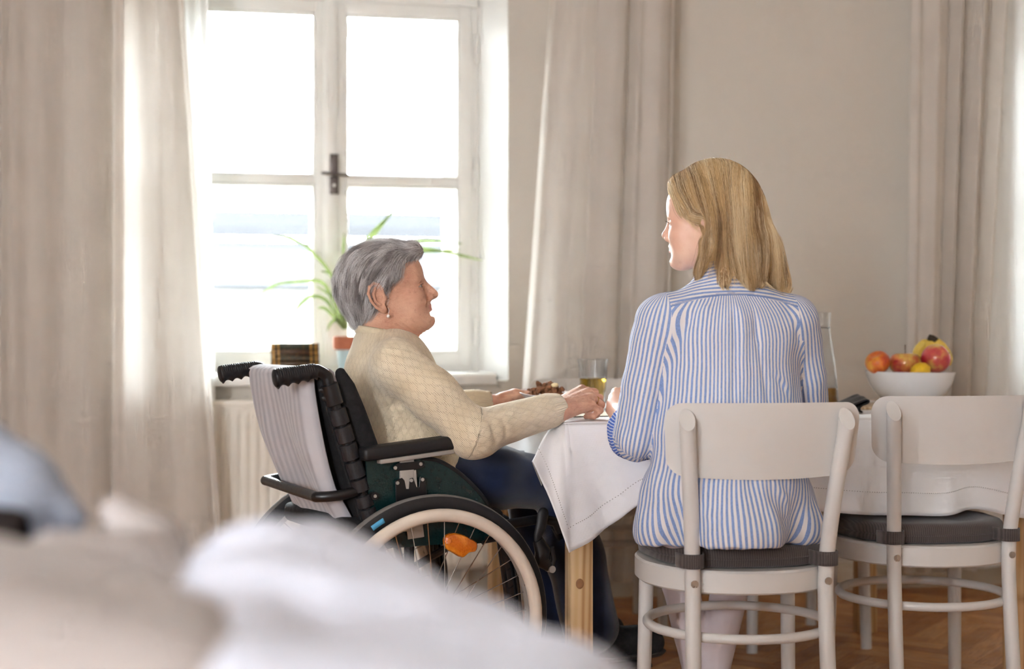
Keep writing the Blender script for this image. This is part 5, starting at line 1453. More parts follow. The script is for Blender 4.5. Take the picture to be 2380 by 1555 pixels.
# centre pleat, side drapes, waist and armhole folds
pl0 = bl_(1722, 700, .0); pl1 = bl_(1740, 935, -.03)
for pts, wd, de in (((pl0, bl_(1728, 800, -.02), pl1), .013, .010), ((bl_(1708, 700, 0), bl_(1712, 800, -.02), bl_(1704, 935, -.02)), .008, -.010), ((bl_(1755, 700, 0), bl_(1764, 800, -.02), bl_(1790, 930, -.02)), .008, -.010),
                    ((bl_(1600, 740, .02), bl_(1585, 790, .03), bl_(1580, 860, .05)), .014, -.016), ((bl_(1640, 720, .02), bl_(1602, 770, .03), bl_(1600, 800, .04)), .011, .012), ((bl_(1570, 830, .06), bl_(1568, 900, .07), bl_(1560, 990, .08)), .013, -.022),
                    ((bl_(1850, 760, .02), bl_(1880, 820, .03), bl_(1896, 880, .06)), .010, -.007), ((bl_(1860, 930, .0), bl_(1840, 900, 0), bl_(1800, 860, -.01)), .009, .006), ((bl_(1800, 860, -.01), bl_(1830, 910, 0), bl_(1845, 935, 0)), .008, -.006),
                    ((bl_(1500, 1130, .05), bl_(1540, 1160, .0), bl_(1600, 1175, -.03)), .012, .008), ((bl_(1480, 1180, .05), bl_(1530, 1210, .0), bl_(1600, 1230, -.03)), .012, -.008), ((bl_(1620, 1190, -.04), bl_(1720, 1215, -.045), bl_(1800, 1200, -.04)), .014, .008), ((bl_(1700, 1240, -.04), bl_(1790, 1225, -.04), bl_(1890, 1200, 0)), .012, -.008), ((bl_(1800, 1130, -.03), bl_(1840, 1170, -.03), bl_(1850, 1230, -.02)), .011, .007),
                    ((bl_(1490, 960, .10), bl_(1520, 985, .10), bl_(1545, 1000, .11)), .010, -.006), ((bl_(1470, 870, .10), bl_(1500, 880, .08), bl_(1540, 870, .08)), .012, .005), ((bl_(1540, 700, .06), bl_(1552, 740, .05), bl_(1560, 790, .06)), .0045, -.004)):
    disp += crease(Vs, pts, wd, de)
Vs = Vs+Ns*disp[:, None]
def zseam(x): return 1.072-1.25*(x-XC)**2
def sh_regs(C):
    Ul, Wl, dl, L1 = arm_uv(C, SLb, ELB, WRI); Ur, Wr, dr, L2 = arm_uv(C, SRb, ELBR, WRR)
    qx, qy = (C[:, 0]-XC), (C[:, 1]-.09); wz = np.interp(C[:, 2], [.5, .62, .76, .93, 1.05], [.20, .20, .172, .165, .15]); rr = np.sqrt((qx/wz)**2+(qy/.112)**2); dto = (rr-1)*.13
    arm_l = (qx < -.10) & np.where(C[:, 2] > .97, qx < -.150, (dl-.058 < dto) & (qx < -.13))
    arm_r = (qx > .10) & np.where(C[:, 2] > .97, qx > .150, (dr-.058 < dto) & (qx > .13)) & (C[:, 2] > .70)
    yoke = ~arm_l & ~arm_r & (C[:, 2] > zseam(C[:, 0]))
    bodyr = ~(arm_l | arm_r | yoke)
    def fa(sh, el, wr_):
        def f(q):
            U, W, d, L = arm_uv(q, sh, el, wr_); return fixwrap(U*1.12, 2*math.pi*.052*1.12), W, (np.abs(U-.02) < .0016)*(W > .1)*.6
        return f
    def fy(q): return q[:, 2]*1.15+.9*(q[:, 0]-XC)**2+.35*np.clip(q[:, 1]-.05, 0, 1), q[:, 0], (np.abs(q[:, 2]-zseam(q[:, 0])-.003) < .003)*1.0
    def fb(q):
        ang = np.arctan2(q[:, 0]-XC, -(q[:, 1]-.10)); U = fixwrap(ang*.150, 2*math.pi*.150)
        U = U+.006*np.sin(q[:, 2]*14+q[:, 0]*8)*np.clip((.80-q[:, 2])/.15, 0, 1); return U, q[:, 2], np.zeros(len(q))
    return [(arm_l, fa(SLb, ELB, WRI)), (arm_r, fa(SRb, ELBR, WRR)), (yoke, fy), (bodyr, fb)]
pat = corner_pat(Vs, Fs, sh_regs)
shirt = new('shirt', npmesh('shirt', Vs, Fs, pat), m_str, bw)
# rolled cuffs
for el, wr_ in ((ELB, WRI), (ELBR, WRR)):
    dd = (wr_-el)/np.linalg.norm(wr_-el); u1 = np.cross(dd, A((0, 0, 1))); u1 /= np.linalg.norm(u1); u2 = np.cross(u1, dd)
    v = Vol(el-.12, el+.12, .0034)
    for k in range(28):
        a0, a1 = 2*math.pi*k/28, 2*math.pi*(k+1)/28
        for dist, rr, tr in ((.020, .0565, .010), (.040, .058, .011), (.056, .0535, .009)):
            c = el+dd*(dist+.006*math.sin(3*a0)); v.cap(c+(u1*math.cos(a0)+u2*math.sin(a0))*rr, c+(u1*math.cos(a1)+u2*math.sin(a1))*rr, tr, tr, .004)
    V_, F_ = v.nets(1); N_ = vnormals(V_, F_); V_ = V_+N_*(fbm(V_, 120, 7)*.003)[:, None]
    q = V_[F_].reshape(-1, 3); ang = np.arctan2((q-el)@u1, (q-el)@u2)
    pt = np.stack([fixwrap(ang*.055, 2*math.pi*.055)+.02*((q-el)@dd), (q-el)@dd, 0*ang], 1)
    new('cuff', npmesh('cuff', V_, F_, pt), m_str2, shirt)
# collar
rows = []
for j in range(9):
    t = j/8; row = []
    for i in range(49):
        a = math.radians(-150+300*i/48)-math.pi/2
        rr = lerp(.066, .057, t); rr2 = rr+.010*math.sin(math.pi*t) if t > .0 else rr
        row.append(Vector((nbB[0]+rr2*math.cos(a)*1.0, nbB[1]+.006+rr2*math.sin(a), nbB[2]-.010+.052*t+.010*math.sin(a)*-1*0)))
    rows.append(row)
m_, n_ = len(rows), len(rows[0]); Vc_ = np.array([tuple(p) for r in rows for p in r]); Fc_ = np.array([(i*n_+j, i*n_+j+1, (i+1)*n_+j+1, (i+1)*n_+j) for i in range(m_-1) for j in range(n_-1)])
q = Vc_[Fc_].reshape(-1, 3); co = new('collar', npmesh('collar', Vc_, Fc_, np.stack([q[:, 2], q[:, 0], 0*q[:, 0]], 1)), m_str, shirt); co.modifiers.new('t', 'SOLIDIFY').thickness = .004
# ---- trousers and shoes
m_wht = fabric('white_denim', srgb(226, 216, 220), 1300, .04, 0, .85, .25)
vp = Vol((-.29, -.02, .02), (.20, .80, .68), .005)
vp.ell((XC, .12, .565), (.165, .13, .055), .03)
LK, RK = bl_(1545, 1340, .50), bl_(1735, 1330, .50); LK[2] = RK[2] = .54
lf, rf = np.array(bl_(1625, 1540, .50)), np.array(bl_(1655, 1520, .46)); lf[2] = .10; rf[2] = .10
for hip, kn, an in (((XC-.085, .13, .575), LK, lf), ((XC+.085, .13, .575), RK, rf)):
    vp.cap(hip, kn, .078, .062, .03).cap(kn, an, .058, .040, .02)
vp.cap((XC-.12, .10, .575), LK+A((0, -.1, .02)), .082, .064, .04)
Vp, Fp = vp.nets(2); Np = vnormals(Vp, Fp); new('trousers', npmesh('trousers', Vp+Np*(fbm(Vp, 55, 9)*.003)[:, None], Fp), m_wht, bw)
m_snk = plain('white_canvas_shoe', srgb(220, 214, 210), .8, .05, 30, .2, 300)
for an in (lf, rf):
    b = A((an[0], an[1], 0)); v = Vol(b+A((-.07, -.08, -.01)), b+A((.07, .20, .14)), .004)
    v.ell(b+A((0, 0, .05)), (.040, .052, .05), .02).ell(b+A((0, .08, .038)), (.042, .085, .040), .03).cap(b+A((0, 0, .06)), b+A((0, 0, .10)), .042, .044, .02).half(b+A((0, 0, .003)), (0, 0, -1), .003)
    V_, F_ = v.nets(1); new('shoe', npmesh('shoe', V_, F_), m_snk, bw)

# ---- hair
vc = Vol((-.20, -.14, -.20), (.14, .14, .18), .0032)
vc.ell((-.004, 0, .054), (.106, .088, .098), .02)
vc.ell((-.040, 0, .0), (.090, .090, .10), .03).ell((-.072, 0, -.085), (.066, .086, .070), .03)
vc.cap((-.10, -.05, -.06), (-.125, -.06, -.135), .028, .018, .03).cap((-.09, .045, -.06), (-.095, .06, -.135), .026, .014, .03).cap((-.12, 0, -.04), (-.14, -.02, -.13), .022, .014, .03)
vc.cap((-.015, .070, .06), (-.030, .088, .0), .024, .020, .03).cap((-.030, .088, .0), (-.022, .090, -.055), .020, .016, .02).cap((-.022, .090, -.055), (.012, .088, -.112), .016, .010, .02)
vc.cap((.03, .062, .075), (-.01, .082, .035), .022, .018, .02).cap((.078, .02, .098), (.03, .066, .065), .020, .018, .02)
vc.cap((-.015, -.070, .06), (-.025, -.088, -.05), .024, .020, .03).cap((-.025, -.088, -.05), (.0, -.088, -.11), .02, .012, .02)
vc.ell((.125, 0, -.035), (.085, .11, .115), .010, True)
for s in (-1, 1):
    vc.ell((.068, s*.085, -.038), (.062, .075, .070), .008, True)
    vc.ell((.008, s*.10, -.008), (.026, .034, .034), .006, True)
vc.cap((-.05, .07, -.05), (-.045, .088, -.145), .020, .012, .02).cap((-.10, .03, -.06), (-.112, .03, -.150), .022, .013, .02).cap((-.125, -.03, -.06), (-.150, -.045, -.148), .022, .013, .02).cap((-.10, -.075, -.05), (-.122, -.088, -.140), .022, .013, .02)
vc.cap((-.105, .088, -.035), (-.115, .098, -.17), .012, .022, .012, True)
vc.ell((.01, 0, -.14), (.085, .07, .10), .01, True)
Vc, Fc = vc.nets(1); Nc = vnormals(Vc, Fc)
ridge = np.sin(np.arctan2(Vc[:, 1], Vc[:, 0]+.03)*46+fbm(Vc*A((1, 1, .25)), 40, 3)*3)*.0016
Vc = Vc+Nc*ridge[:, None]
hair_b = new('hair', npmesh('hair', xf(HMB, Vc), Fc), m_cap_b, bw)
rs = np.random.RandomState(9)
PY = -.018                                   # parting, a little to the right of the crown
cand = np.where((Vc[:, 2] > .02) & ((np.abs(Vc[:, 1]-PY) < .075) | (rs.rand(len(Vc)) < .4)))[0]
wgt = np.exp(-np.abs(Vc[cand, 1]-PY)/.05)*np.clip((Vc[cand, 2]-.0)/.05, .15, 1); ids = rs.choice(cand, 13000, p=wgt/wgt.sum())
roots = Vc[ids]-Nc[ids]*.002+rs.normal(0, .0008, (len(ids), 3))
def flow_b(p):
    sd = np.sign(p[:, 1]-PY); top = np.clip((p[:, 2]-.03)/.09, 0, 1); dz = -.35-.65*(1-top)
    low = np.clip((-.06-p[:, 2])/.08, 0, 1)
    f = np.stack([-.42*top-.12*(1-top)+np.where((p[:, 1] > .06) & (p[:, 0] > -.05), .50*np.clip((.01-p[:, 2])/.08, 0, 1), 0)-.1*low, sd*.85*top, dz-.3], 1)
    f += np.stack([fbm(p, 48, 31), fbm(p, 48, 32), 0*p[:, 0]], 1)*(.16+.35*low)[:, None]
    return f/np.linalg.norm(f, axis=1, keepdims=True)
S = grow(vc, roots, flow_b(roots), 25, .0118, lambda r, N: np.abs(r.normal(0, .0028, N))+.0006, flow_b, .38, 4)
# trim against the shoulders line
S[:, :, 2] = np.maximum(S[:, :, 2], -.163+.02*np.sin(S[:, :, 1]*60)+.012*np.sin(S[:, :, 0]*90))
def no_ear(S):                                # tuck the hair behind the ear
    c, r_ = A((.004, .090, -.010)), A((.024, .045, .032)); q = (S-c)/r_; m = (q**2).sum(2) < 1; rest_ = np.sqrt(np.clip(1-q[..., 1]**2-q[..., 2]**2, 0, 1))
    S = S.copy(); S[..., 0] = np.where(m, c[0]-r_[0]*rest_, S[..., 0]); return S
S = no_ear(S); S, idx = clump(S, 260, .72, 5); tones('hair_strands', S, HMB, .00028, m_hair_bs, hair_b, idx, 260, 6)
# locks rooted lower down, so the lengths stay full, and a few flyaways
ids = rs.choice(np.where(Vc[:, 2] < .06)[0], 8000); roots = Vc[ids]+Nc[ids]*.0004
S = grow(vc, roots, flow_b(roots), 12, .0088, lambda r, N: np.abs(r.normal(0, .0032, N))+.0006, flow_b, .4, 6)
S[:, :, 2] = np.maximum(S[:, :, 2], -.175+.02*np.sin(S[:, :, 1]*60)+.012*np.sin(S[:, :, 0]*90))
S = no_ear(S); S, idx = clump(S, 200, .6, 7); tones('hair_lengths', S, HMB, .00028, m_hair_bs, hair_b, idx, 200, 8)
ids = rs.choice(np.where(Vc[:, 2] > .09)[0], 90); roots = Vc[ids]; k = np.linspace(0, 1, 9)[None, :, None]
d0 = Nc[ids][:, None, :]; d1 = rs.normal(0, .5, (90, 1, 3))+A((.2, 0, .1)); S = roots[:, None, :]+d0*k*.018+d1*k**2*.022
strands('flyaway_hair', xf(HMB, S.reshape(-1, 3)).reshape(S.shape), .00007, m_hair_b, hair_b)
bro = np.stack([np.stack([.1045-.010*((y-.012)/.03)**2+rs.normal(0, .0005, 60), s*y, .0225+.003*np.sin((y-.012)/.03*2.4)+rs.normal(0, .001, 60)], 1) for s in (-1, 1) for y in [np.linspace(.012, .044, 60)]]).reshape(-1, 3)
S = bro[:, None, :]+np.linspace(0, 1, 4)[None, :, None]*np.stack([np.full(len(bro), -.002), np.sign(bro[:, 1])*.007, np.full(len(bro), .001)], 1)[:, None, :]
strands('eyebrows', xf(HMB, S.reshape(-1, 3)).reshape(S.shape), .00013, plain('brow_brown', srgb(130, 96, 66), .6), bw)
m_lash = plain('dark_lashes', srgb(40, 30, 26), .5)
la = np.array([(.1005-.004*((y-.031)/.013)**2, s*y, .0065) for s in (-1, 1) for y in np.linspace(.020, .043, 26)])
S = la[:, None, :]+np.linspace(0, 1, 5)[None, :, None]*A((.008, 0, .001))+(np.linspace(0, 1, 5)**2)[None, :, None]*A((0, 0, .004))
strands('eyelashes', xf(HMB, S.reshape(-1, 3)).reshape(S.shape), .00022, m_lash, bw)
# ================================================================== THINGS ON THE TABLE
def on_table(px, Y): p = P(px, 900, Y); return Vector((p.x, p.y, CT+.0022))
m_porc = plain('white_porcelain', srgb(238, 237, 238), .2, .02, 6)
def glass(name, tint=(1, 1, 1)):
    t = NT(name); n = t.noise(t.coord(), 5, 1)
    return t.done(t.bsdf(t.ramp(n, [(.3, tint), (.7, tuple(min(1, x*1.01) for x in tint))]), .0, None, **{'Transmission Weight': 1, 'IOR': 1.45}))
def liquid(name, col, ior=1.33):
    t = NT(name); n = t.noise(t.coord(), 8, 1); c2 = tuple(x*.96 for x in col)
    return t.done(t.bsdf(t.ramp(n, [(.3, c2), (.7, col)]), .0, None, **{'Transmission Weight': .92, 'IOR': ior}))
m_gl = glass('clear_glass'); m_tea = liquid('golden_tea', srgb(246, 196, 66)); m_juice = liquid('amber_juice', srgb(232, 156, 50))
# drinking glass
g0 = on_table(1378, 4.28); tg = thing('drinking_glass', 'clear tumbler half full of golden drink beside the plate', 'glass', g0)
tum = MB().lathe([(0, 0), (.030, 0), (.0335, .003), (.0365, .03), (.0405, .08), (.0445, .128), (.0470, .146), (.0462, .1465), (.0435, .128), (.0390, .078), (.0350, .03), (.0315, .012), (0, .010)], 40).obj('tumbler', m_gl, tg)
MB().lathe([(0, .0105), (.0312, .0125), (.0348, .03), (.0388, .078), (.0402, .0895), (.0405, .0905), (.0, .0895)], 40).obj('drink', m_tea, tg)
# placemat under the hand
m_mat = fabric('oat_placemat', srgb(222, 210, 190), 1300, .05, 0, .9, .2); m_matk = plain('dark_edging', srgb(60, 48, 42), .7)
pmc = on_table(1400, 3.93); M = Matrix.Rotation(PHI, 4, 'Z')
pm = MB().box((-.17, -.115, 0), (.17, .115, .002)).obj('placemat', m_mat, bevel=.0008, seg=1); pm.location = pmc; pm.rotation_euler = (0, 0, PHI)
tag(pm, 'pale woven placemat with a dark edge beneath the drinking glass', 'placemat')
MB().tube([(-.17, -.115, .001), (.17, -.115, .001), (.17, .115, .001), (-.17, .115, .001)], .0016, 6, closed=True).obj('edging', m_matk, pm)
# plate with walnuts
pc = P(1266, 931, 3.86); PLM = Matrix.Translation(pc) @ Matrix.Rotation(math.radians(7), 4, 'X') @ Matrix.Rotation(math.radians(2), 4, 'Y')
plate_ = MB().lathe([(0, 0), (.042, 0), (.046, .002), (.060, .009), (.071, .020), (.0735, .0215), (.0722, .0228), (.060, .0125), (.045, .006), (0, .005)], 48).obj('plate', m_porc); plate_.matrix_world = PLM
tag(plate_, 'small white plate of walnuts held by the person in the wheelchair', 'plate')
m_wal = plain('walnut_kernel', srgb(128, 84, 54), .75, .4, 90, .6, 300); m_wal2 = plain('pale_almond', srgb(226, 206, 160), .6, .1, 60)
def walnut(seed):
    v = Vol((-.019, -.015, -.012), (.019, .015, .014), .0011); r = np.random.RandomState(seed)
    for s in (-1, 1):
        for k in range(5): v.ell((r.uniform(-.010, .010), s*r.uniform(.003, .008), r.uniform(-.003, .004)), (.0065, .0048, .0055), .002)
    v.ell((0, 0, 0), (.012, .003, .006), .002)
    V, F = v.nets(1); N_ = vnormals(V, F); V = V+N_*(fbm(V, 900, seed)*.0009)[:, None]; return npmesh('walnut', V, F)
wm = [walnut(k) for k in range(3)]
for m_ in wm: m_.materials.append(m_wal)
rw = random.Random(4); spots = []
for ring, n_, zz in ((.046, 8, .016), (.028, 6, .022), (.010, 3, .030), (.022, 5, .036), (.004, 2, .046), (.034, 4, .029)):
    for k in range(n_):
        a = 2*math.pi*k/n_+rw.uniform(-.3, .3); spots.append((ring*math.cos(a)+.006, ring*math.sin(a), zz+rw.uniform(-.003, .004)))
for k, (x, y, z) in enumerate(spots):
    o = new('walnut', wm[k % 3]); o.matrix_world = PLM @ Matrix.Translation((x, y, z)) @ Euler((rw.uniform(-.6, .6), rw.uniform(-.6, .6), rw.uniform(0, 6))).to_matrix().to_4x4()
    tag(o, 'brown shelled walnut half heaped on the small white plate', 'walnut', 'walnuts on the plate')
al = MB().lathe([(.0065*math.sin(a)**.8 if 0 < a < math.pi else 0, .011*math.cos(a)) for a in np.linspace(0, math.pi, 12)], 16).obj('almond', m_wal2)
al.matrix_world = PLM @ Matrix.Translation((.020, -.022, .046)) @ Euler((1.3, .4, .8)).to_matrix().to_4x4(); tag(al, 'pale blanched almond lying among the brown walnuts', 'almond')
# carafe
c0 = on_table(1908, 4.36); cf_ = thing('carafe', 'clear glass carafe with amber juice beside the striped shirt', 'carafe', c0)
pr = [(0, .0), (.050, 0), (.053, .004), (.0525, .03), (.047, .10), (.038, .17), (.030, .215), (.0275, .235), (.0275, .25), (.0300, .290)]
inn = [(.0287, .290), (.0258, .25), (.0258, .234), (.0285, .213), (.0362, .17), (.0452, .10), (.0506, .03), (.0500, .010), (0, .009)]
MB().lathe(pr+inn, 40).obj('bottle', m_gl, cf_)
MB().tube([(.0278*math.cos(a), .0278*math.sin(a), .243) for a in [2*math.pi*k/32 for k in range(32)]], .0022, 8, closed=True).obj('neck_ring', m_gl, cf_)
MB().lathe([(0, .0095), (.0496, .0105), (.0502, .03), (.0480, .058), (.0480, .0585), (0, .058)], 40).obj('juice', m_juice, cf_)
# black wallet
m_lth = plain('black_leather', srgb(24, 24, 28), .35, .15, 30, .35, 260)
w0_ = on_table(1952, 4.02); rows = []
for j in range(13):
    s = j/12; y = lerp(-.045, .045, s); row = []
    for (x, z) in [(-.15, .004), (-.10, .006), (-.04, .012), (.0, .020), (.03, .030), (.055, .040), (.068, .042), (.072, .036), (.066, .028), (.050, .020), (.045, .010), (.052, .002)]:
        row.append(Vector((x, y*(1+.1*x), z*(.85+.3*s)+.003*mnoise(Vector((x*20, s*3, 1))))))
    rows.append([p for p in spline(row, 3)])
wl = MB().grid(rows).obj('wallet', m_lth, auto=180); wl.modifiers.new('t', 'SOLIDIFY').thickness = .004; wl.location = w0_+Vector((0, 0, .003)); wl.rotation_euler = (0, 0, math.radians(-6)); tag(wl, 'folded black leather wallet lying between carafe and fruit bowl', 'wallet')
# wooden board, bowl, fruit
m_board = wood('light_board', srgb(222, 204, 176), srgb(206, 184, 152), srgb(180, 152, 118))
b0 = on_table(2100, 4.34)
bd_ = MB().box((-.24, -.13, 0), (.20, .13, .009)).obj('serving_board', m_board, bevel=.004); bd_.location = b0; bd_.rotation_euler = (0, 0, PHI); tag(bd_, 'pale wooden serving board under the fruit bowl', 'board')
bwl0 = on_table(2114, 4.30)+Vector((0, 0, .0095)); BR = .1325
bprof = [(0, .0), (.052, 0), (.056, .004), (.080, .016), (.105, .040), (.122, .066), (BR, .100), (BR-.0035, .1005), (.118, .066), (.101, .043), (.078, .021), (.05, .010), (0, .009)]
bowl = MB().lathe(bprof, 64).obj('fruit_bowl', m_porc); bowl.location = bwl0; bowl.rotation_euler = (0, math.radians(.7), -YAW); tag(bowl, 'round white porcelain bowl filled with apples and bananas', 'bowl')
def apple_mat(name, a, b, c, sc=7):
    t = NT(name); co = t.coord(); n = t.noise(co, sc*3, 3); st = t.noise(t.coord('Object', scale=(90, 90, 12)), 1, 3)
    col = t.ramp(n, [(.36, a), (.52, b), (.66, c)]); col = t.mix(t.math('MULTIPLY', t.ramp(st, [(.45, (0, 0, 0)), (.7, (1, 1, 1))]), .4), col, c)
    return t.done(t.bsdf(col, .28, None, **{'Coat Weight': .25, 'Coat Roughness': .15}))
m_ap1 = apple_mat('apple_yellow_red', srgb(222, 186, 88), srgb(214, 128, 70), srgb(178, 44, 52)); m_ap2 = apple_mat('apple_blush', srgb(226, 196, 104), srgb(208, 96, 78), srgb(186, 40, 66), 6); m_pea = apple_mat('orange_peach', srgb(240, 170, 60), srgb(232, 116, 44), srgb(196, 70, 40))
m_stem = plain('apple_stem', srgb(84, 62, 40), .8, .1, 80); m_ban = plain('ripe_banana', srgb(226, 196, 86), .5, .15, 40); m_bant = plain('banana_tip', srgb(62, 52, 40), .8, .2, 50); m_lem = plain('yellow_lemon', srgb(240, 196, 40), .4, .08, 90, .4, 400)
def bw_at(px, py, Y): return P(px, py, Y)
def apple(label, px, py, r, mat, Y, rot, sx=1, sz=.92, stem=True, name='apple', cat='apple', grp='apples in the bowl'):
    c = P(px, py, Y); a = thing(name, label, cat, c, 0, grp); a.rotation_euler = rot
    pr = []
    for k in range(25):
        th = math.pi*k/24; rr = r*(1-.10*math.exp(-((th)/.35)**2)*1.0); R_ = rr*math.sin(th)**.9 if 0 < th < math.pi else 0
        z = r*sz*math.cos(th)*(1+.04*math.cos(th)); z -= r*.26*math.exp(-(th/.42)**2); z += r*.16*math.exp(-((math.pi-th)/.35)**2); pr.append((R_*sx*(1+.05*math.cos(th)), z))
    MB().lathe(pr, 36).obj('flesh', mat, a)
    if stem: MB().tube([(0, 0, r*.50), (.001, 0, r*.82), (.004, .001, r*1.22)], [.0016, .0014, .0020], 8).obj('stem', m_stem, a)
    return a
apple('orange and red peach at the rim of the white bowl', 2040, 843, .0375, m_pea, 4.26, (.3, -.5, 0), 1, .88, False, 'peach', 'peach', 'fruit in the bowl')
apple('red and yellow apple standing upright in the bowl', 2104, 846, .0475, m_ap1, 4.27, (0, .03, 1), 1, .80)
apple('pink blushed apple on its side, stem pointing to the curtain', 2174, 834, .0435, m_ap2, 4.25, (math.radians(-8), math.radians(66), 0), 1, .95)
bun = thing('banana_bunch', 'bunch of ripe bananas with a dark stalk behind the blushed apple', 'bananas', P(2160, 850, 4.33), 0)
def banana(pts, r):
    o_ = bun.location; sp = spline([P(*q)-o_ for q in pts], 6); n_ = len(sp)
    MB().tube(sp, [r*min(1, .28+.72*min(1, (n_-1-i)/(n_*.22)))*min(1, .4+.6*i/(n_*.15)) for i in range(n_)], 10).obj('banana', m_ban, bun)
banana([(2142, 858, 4.36), (2132, 838, 4.36), (2136, 815, 4.355), (2150, 800, 4.35), (2160, 793, 4.345)], .017)
banana([(2185, 850, 4.35), (2160, 828, 4.35), (2158, 810, 4.345), (2163, 800, 4.34), (2165, 792, 4.34)], .016)
banana([(2205, 850, 4.36), (2200, 825, 4.355), (2188, 806, 4.35), (2176, 797, 4.345), (2170, 792, 4.34)], .016)
MB().tube([P(2180, 795, 4.345)-bun.location, P(2168, 788, 4.34)-bun.location, P(2158, 783, 4.34)-bun.location], [.010, .012, .009], 10, flat=.7).obj('stalk', m_bant, bun)
lm = thing('lemon', 'bright yellow lemon low in the bowl between the apples', 'lemon', P(2139, 863, 4.20), 0); lm.rotation_euler = (.3, 1.2, .4)
MB().lathe([(0, .036), (.005, .034), (.009, .030), (.019, .022), (.025, .008), (.026, -.004), (.021, -.020), (.010, -.030), (.005, -.034), (0, -.036)], 24).obj('rind', m_lem, lm)

# ================================================================== WINDOW SILL: books, plant
def book_mat(name, base, gold, seed):
    t = NT(name); c = t.coord('Object'); sp = t.n('ShaderNodeSeparateXYZ'); t.l(c, sp.inputs[0])
    ax = t.math('ABSOLUTE', sp.outputs[0])
    b1 = t.math('LESS_THAN', t.math('ABSOLUTE', t.math('SUBTRACT', ax, .076)), .0055); b2 = t.math('LESS_THAN', t.math('ABSOLUTE', t.math('SUBTRACT', ax, .058)), .0035)
    n = t.noise(c, 160, 3); lt = t.math('MULTIPLY', t.math('GREATER_THAN', t.noise(t.coord('Object', scale=(260, 1, 120)), 1, 2), .62), t.math('LESS_THAN', ax, .04))
    m = t.math('MULTIPLY', t.math('MAXIMUM', t.math('MAXIMUM', b1, b2), t.math('MULTIPLY', lt, .5)), t.ramp(n, [(.3, (.4, .4, .4)), (.6, (1, 1, 1))]))
    col = t.mix(m, base, gold); return t.done(t.bsdf(col, .5, t.bump(n, .2, .001)))
m_page = plain('old_paper', srgb(206, 190, 158), .9, .08, 60, .3, 500)
bpos = PW(687, 860, 5.24); rb = random.Random(3); z = Z0
cols = [srgb(62, 46, 34), srgb(74, 58, 40), srgb(58, 52, 40), srgb(70, 50, 36), srgb(52, 58, 44)]
for k in range(5):
    h_ = [.024, .021, .023, .020, .022][k]
    b = thing('book', 'old leather book with gilt bands on the sill, %s of the stack' % ['lowest', 'second from the bottom', 'middle one', 'second from the top', 'topmost'][k], 'book', (bpos.x+rb.uniform(-.003, .003), bpos.y, z), rb.uniform(-.03, .03)-.05, 'old books on the window sill')
    mt = book_mat('book_leather_%d' % k, cols[k], srgb(196, 146, 72), k); hw = .086
    rows = []
    for x in (-hw, hw): rows.append([Vector((x, -.055-.004*math.sin(math.pi*j/8), h_*j/8)) for j in range(9)])
    MB().grid(rows).obj('spine', mt, b, auto=180).modifiers.new('t', 'SOLIDIFY').thickness = .003
    for zz in (0, h_-.0025): MB().box((-hw, -.055, zz), (hw, .06, zz+.0025)).obj('cover', mt, b, bevel=.0006, seg=1)
    MB().box((-hw+.004, -.05, .0026), (hw-.004, .056, h_-.0026)).obj('pages', m_page, b, smooth=False)
    z += h_+.0003
m_ter = plain('terracotta', srgb(176, 104, 74), .85, .12, 30, .3, 200); m_potb = plain('pale_blue_glaze', srgb(176, 196, 200), .5, .08, 12); m_soil = plain('potting_soil', srgb(70, 52, 40), .95, .2, 80, .8, 120)
m_leaf = None
def leafm():
    t = NT('spider_leaf'); n = t.noise(t.coord(), 20, 2); col = t.ramp(n, [(.3, srgb(104, 124, 64)), (.7, srgb(140, 154, 96))])
    b = t.bsdf(col, .5); tr = t.n('ShaderNodeBsdfTranslucent'); t.l(col, tr.inputs[0]); mx = t.n('ShaderNodeMixShader'); mx.inputs[0].default_value = .3; t.l(b, mx.inputs[1]); t.l(tr.outputs[0], mx.inputs[2]); return t.done(mx.outputs[0])
m_leaf = leafm()
pp0 = PW(812, 850, 5.33); pot = thing('potted_plant', 'grassy green plant in a terracotta and pale blue pot on the sill', 'plant', (pp0.x, pp0.y, Z0+.0005))
MB().lathe([(0, 0), (.036, 0), (.038, .003), (.046, .085), (.044, .085), (.036, .006), (0, .005)], 36).obj('pot', m_potb, pot)
MB().lathe([(.047, .086), (.057, .088), (.060, .095), (.060, .132), (.056, .136), (.052, .133), (.046, .086), (.047, .086)], 36).obj('pot_rim', m_ter, pot)
MB().lathe([(0, .120), (.030, .121), (.052, .116)], 24).obj('soil', m_soil, pot)
LF = [[(805, 765), (800, 700), (798, 600), (800, 540)], [(803, 765), (790, 690), (770, 640), (745, 630)], [(800, 765), (770, 690), (745, 655), (690, 655), (640, 662), (600, 690)], [(800, 765), (760, 720), (738, 716)], [(806, 765), (775, 650), (730, 590), (690, 560), (620, 545)], [(802, 765), (785, 745), (770, 750), (760, 770)], [(812, 760), (860, 620), (950, 580), (1030, 585), (1085, 597), (1122, 606)], [(812, 760), (850, 640), (940, 570), (1010, 560), (1075, 567)], [(815, 760), (840, 600), (890, 520), (930, 470)], [(800, 765), (790, 720), (775, 690), (760, 680), (735, 665)], [(812, 762), (870, 640), (960, 590), (1020, 584), (1070, 580)], [(798, 765), (760, 700), (720, 690), (690, 720), (670, 760)], [(806, 764), (810, 650), (850, 560), (905, 500)]]
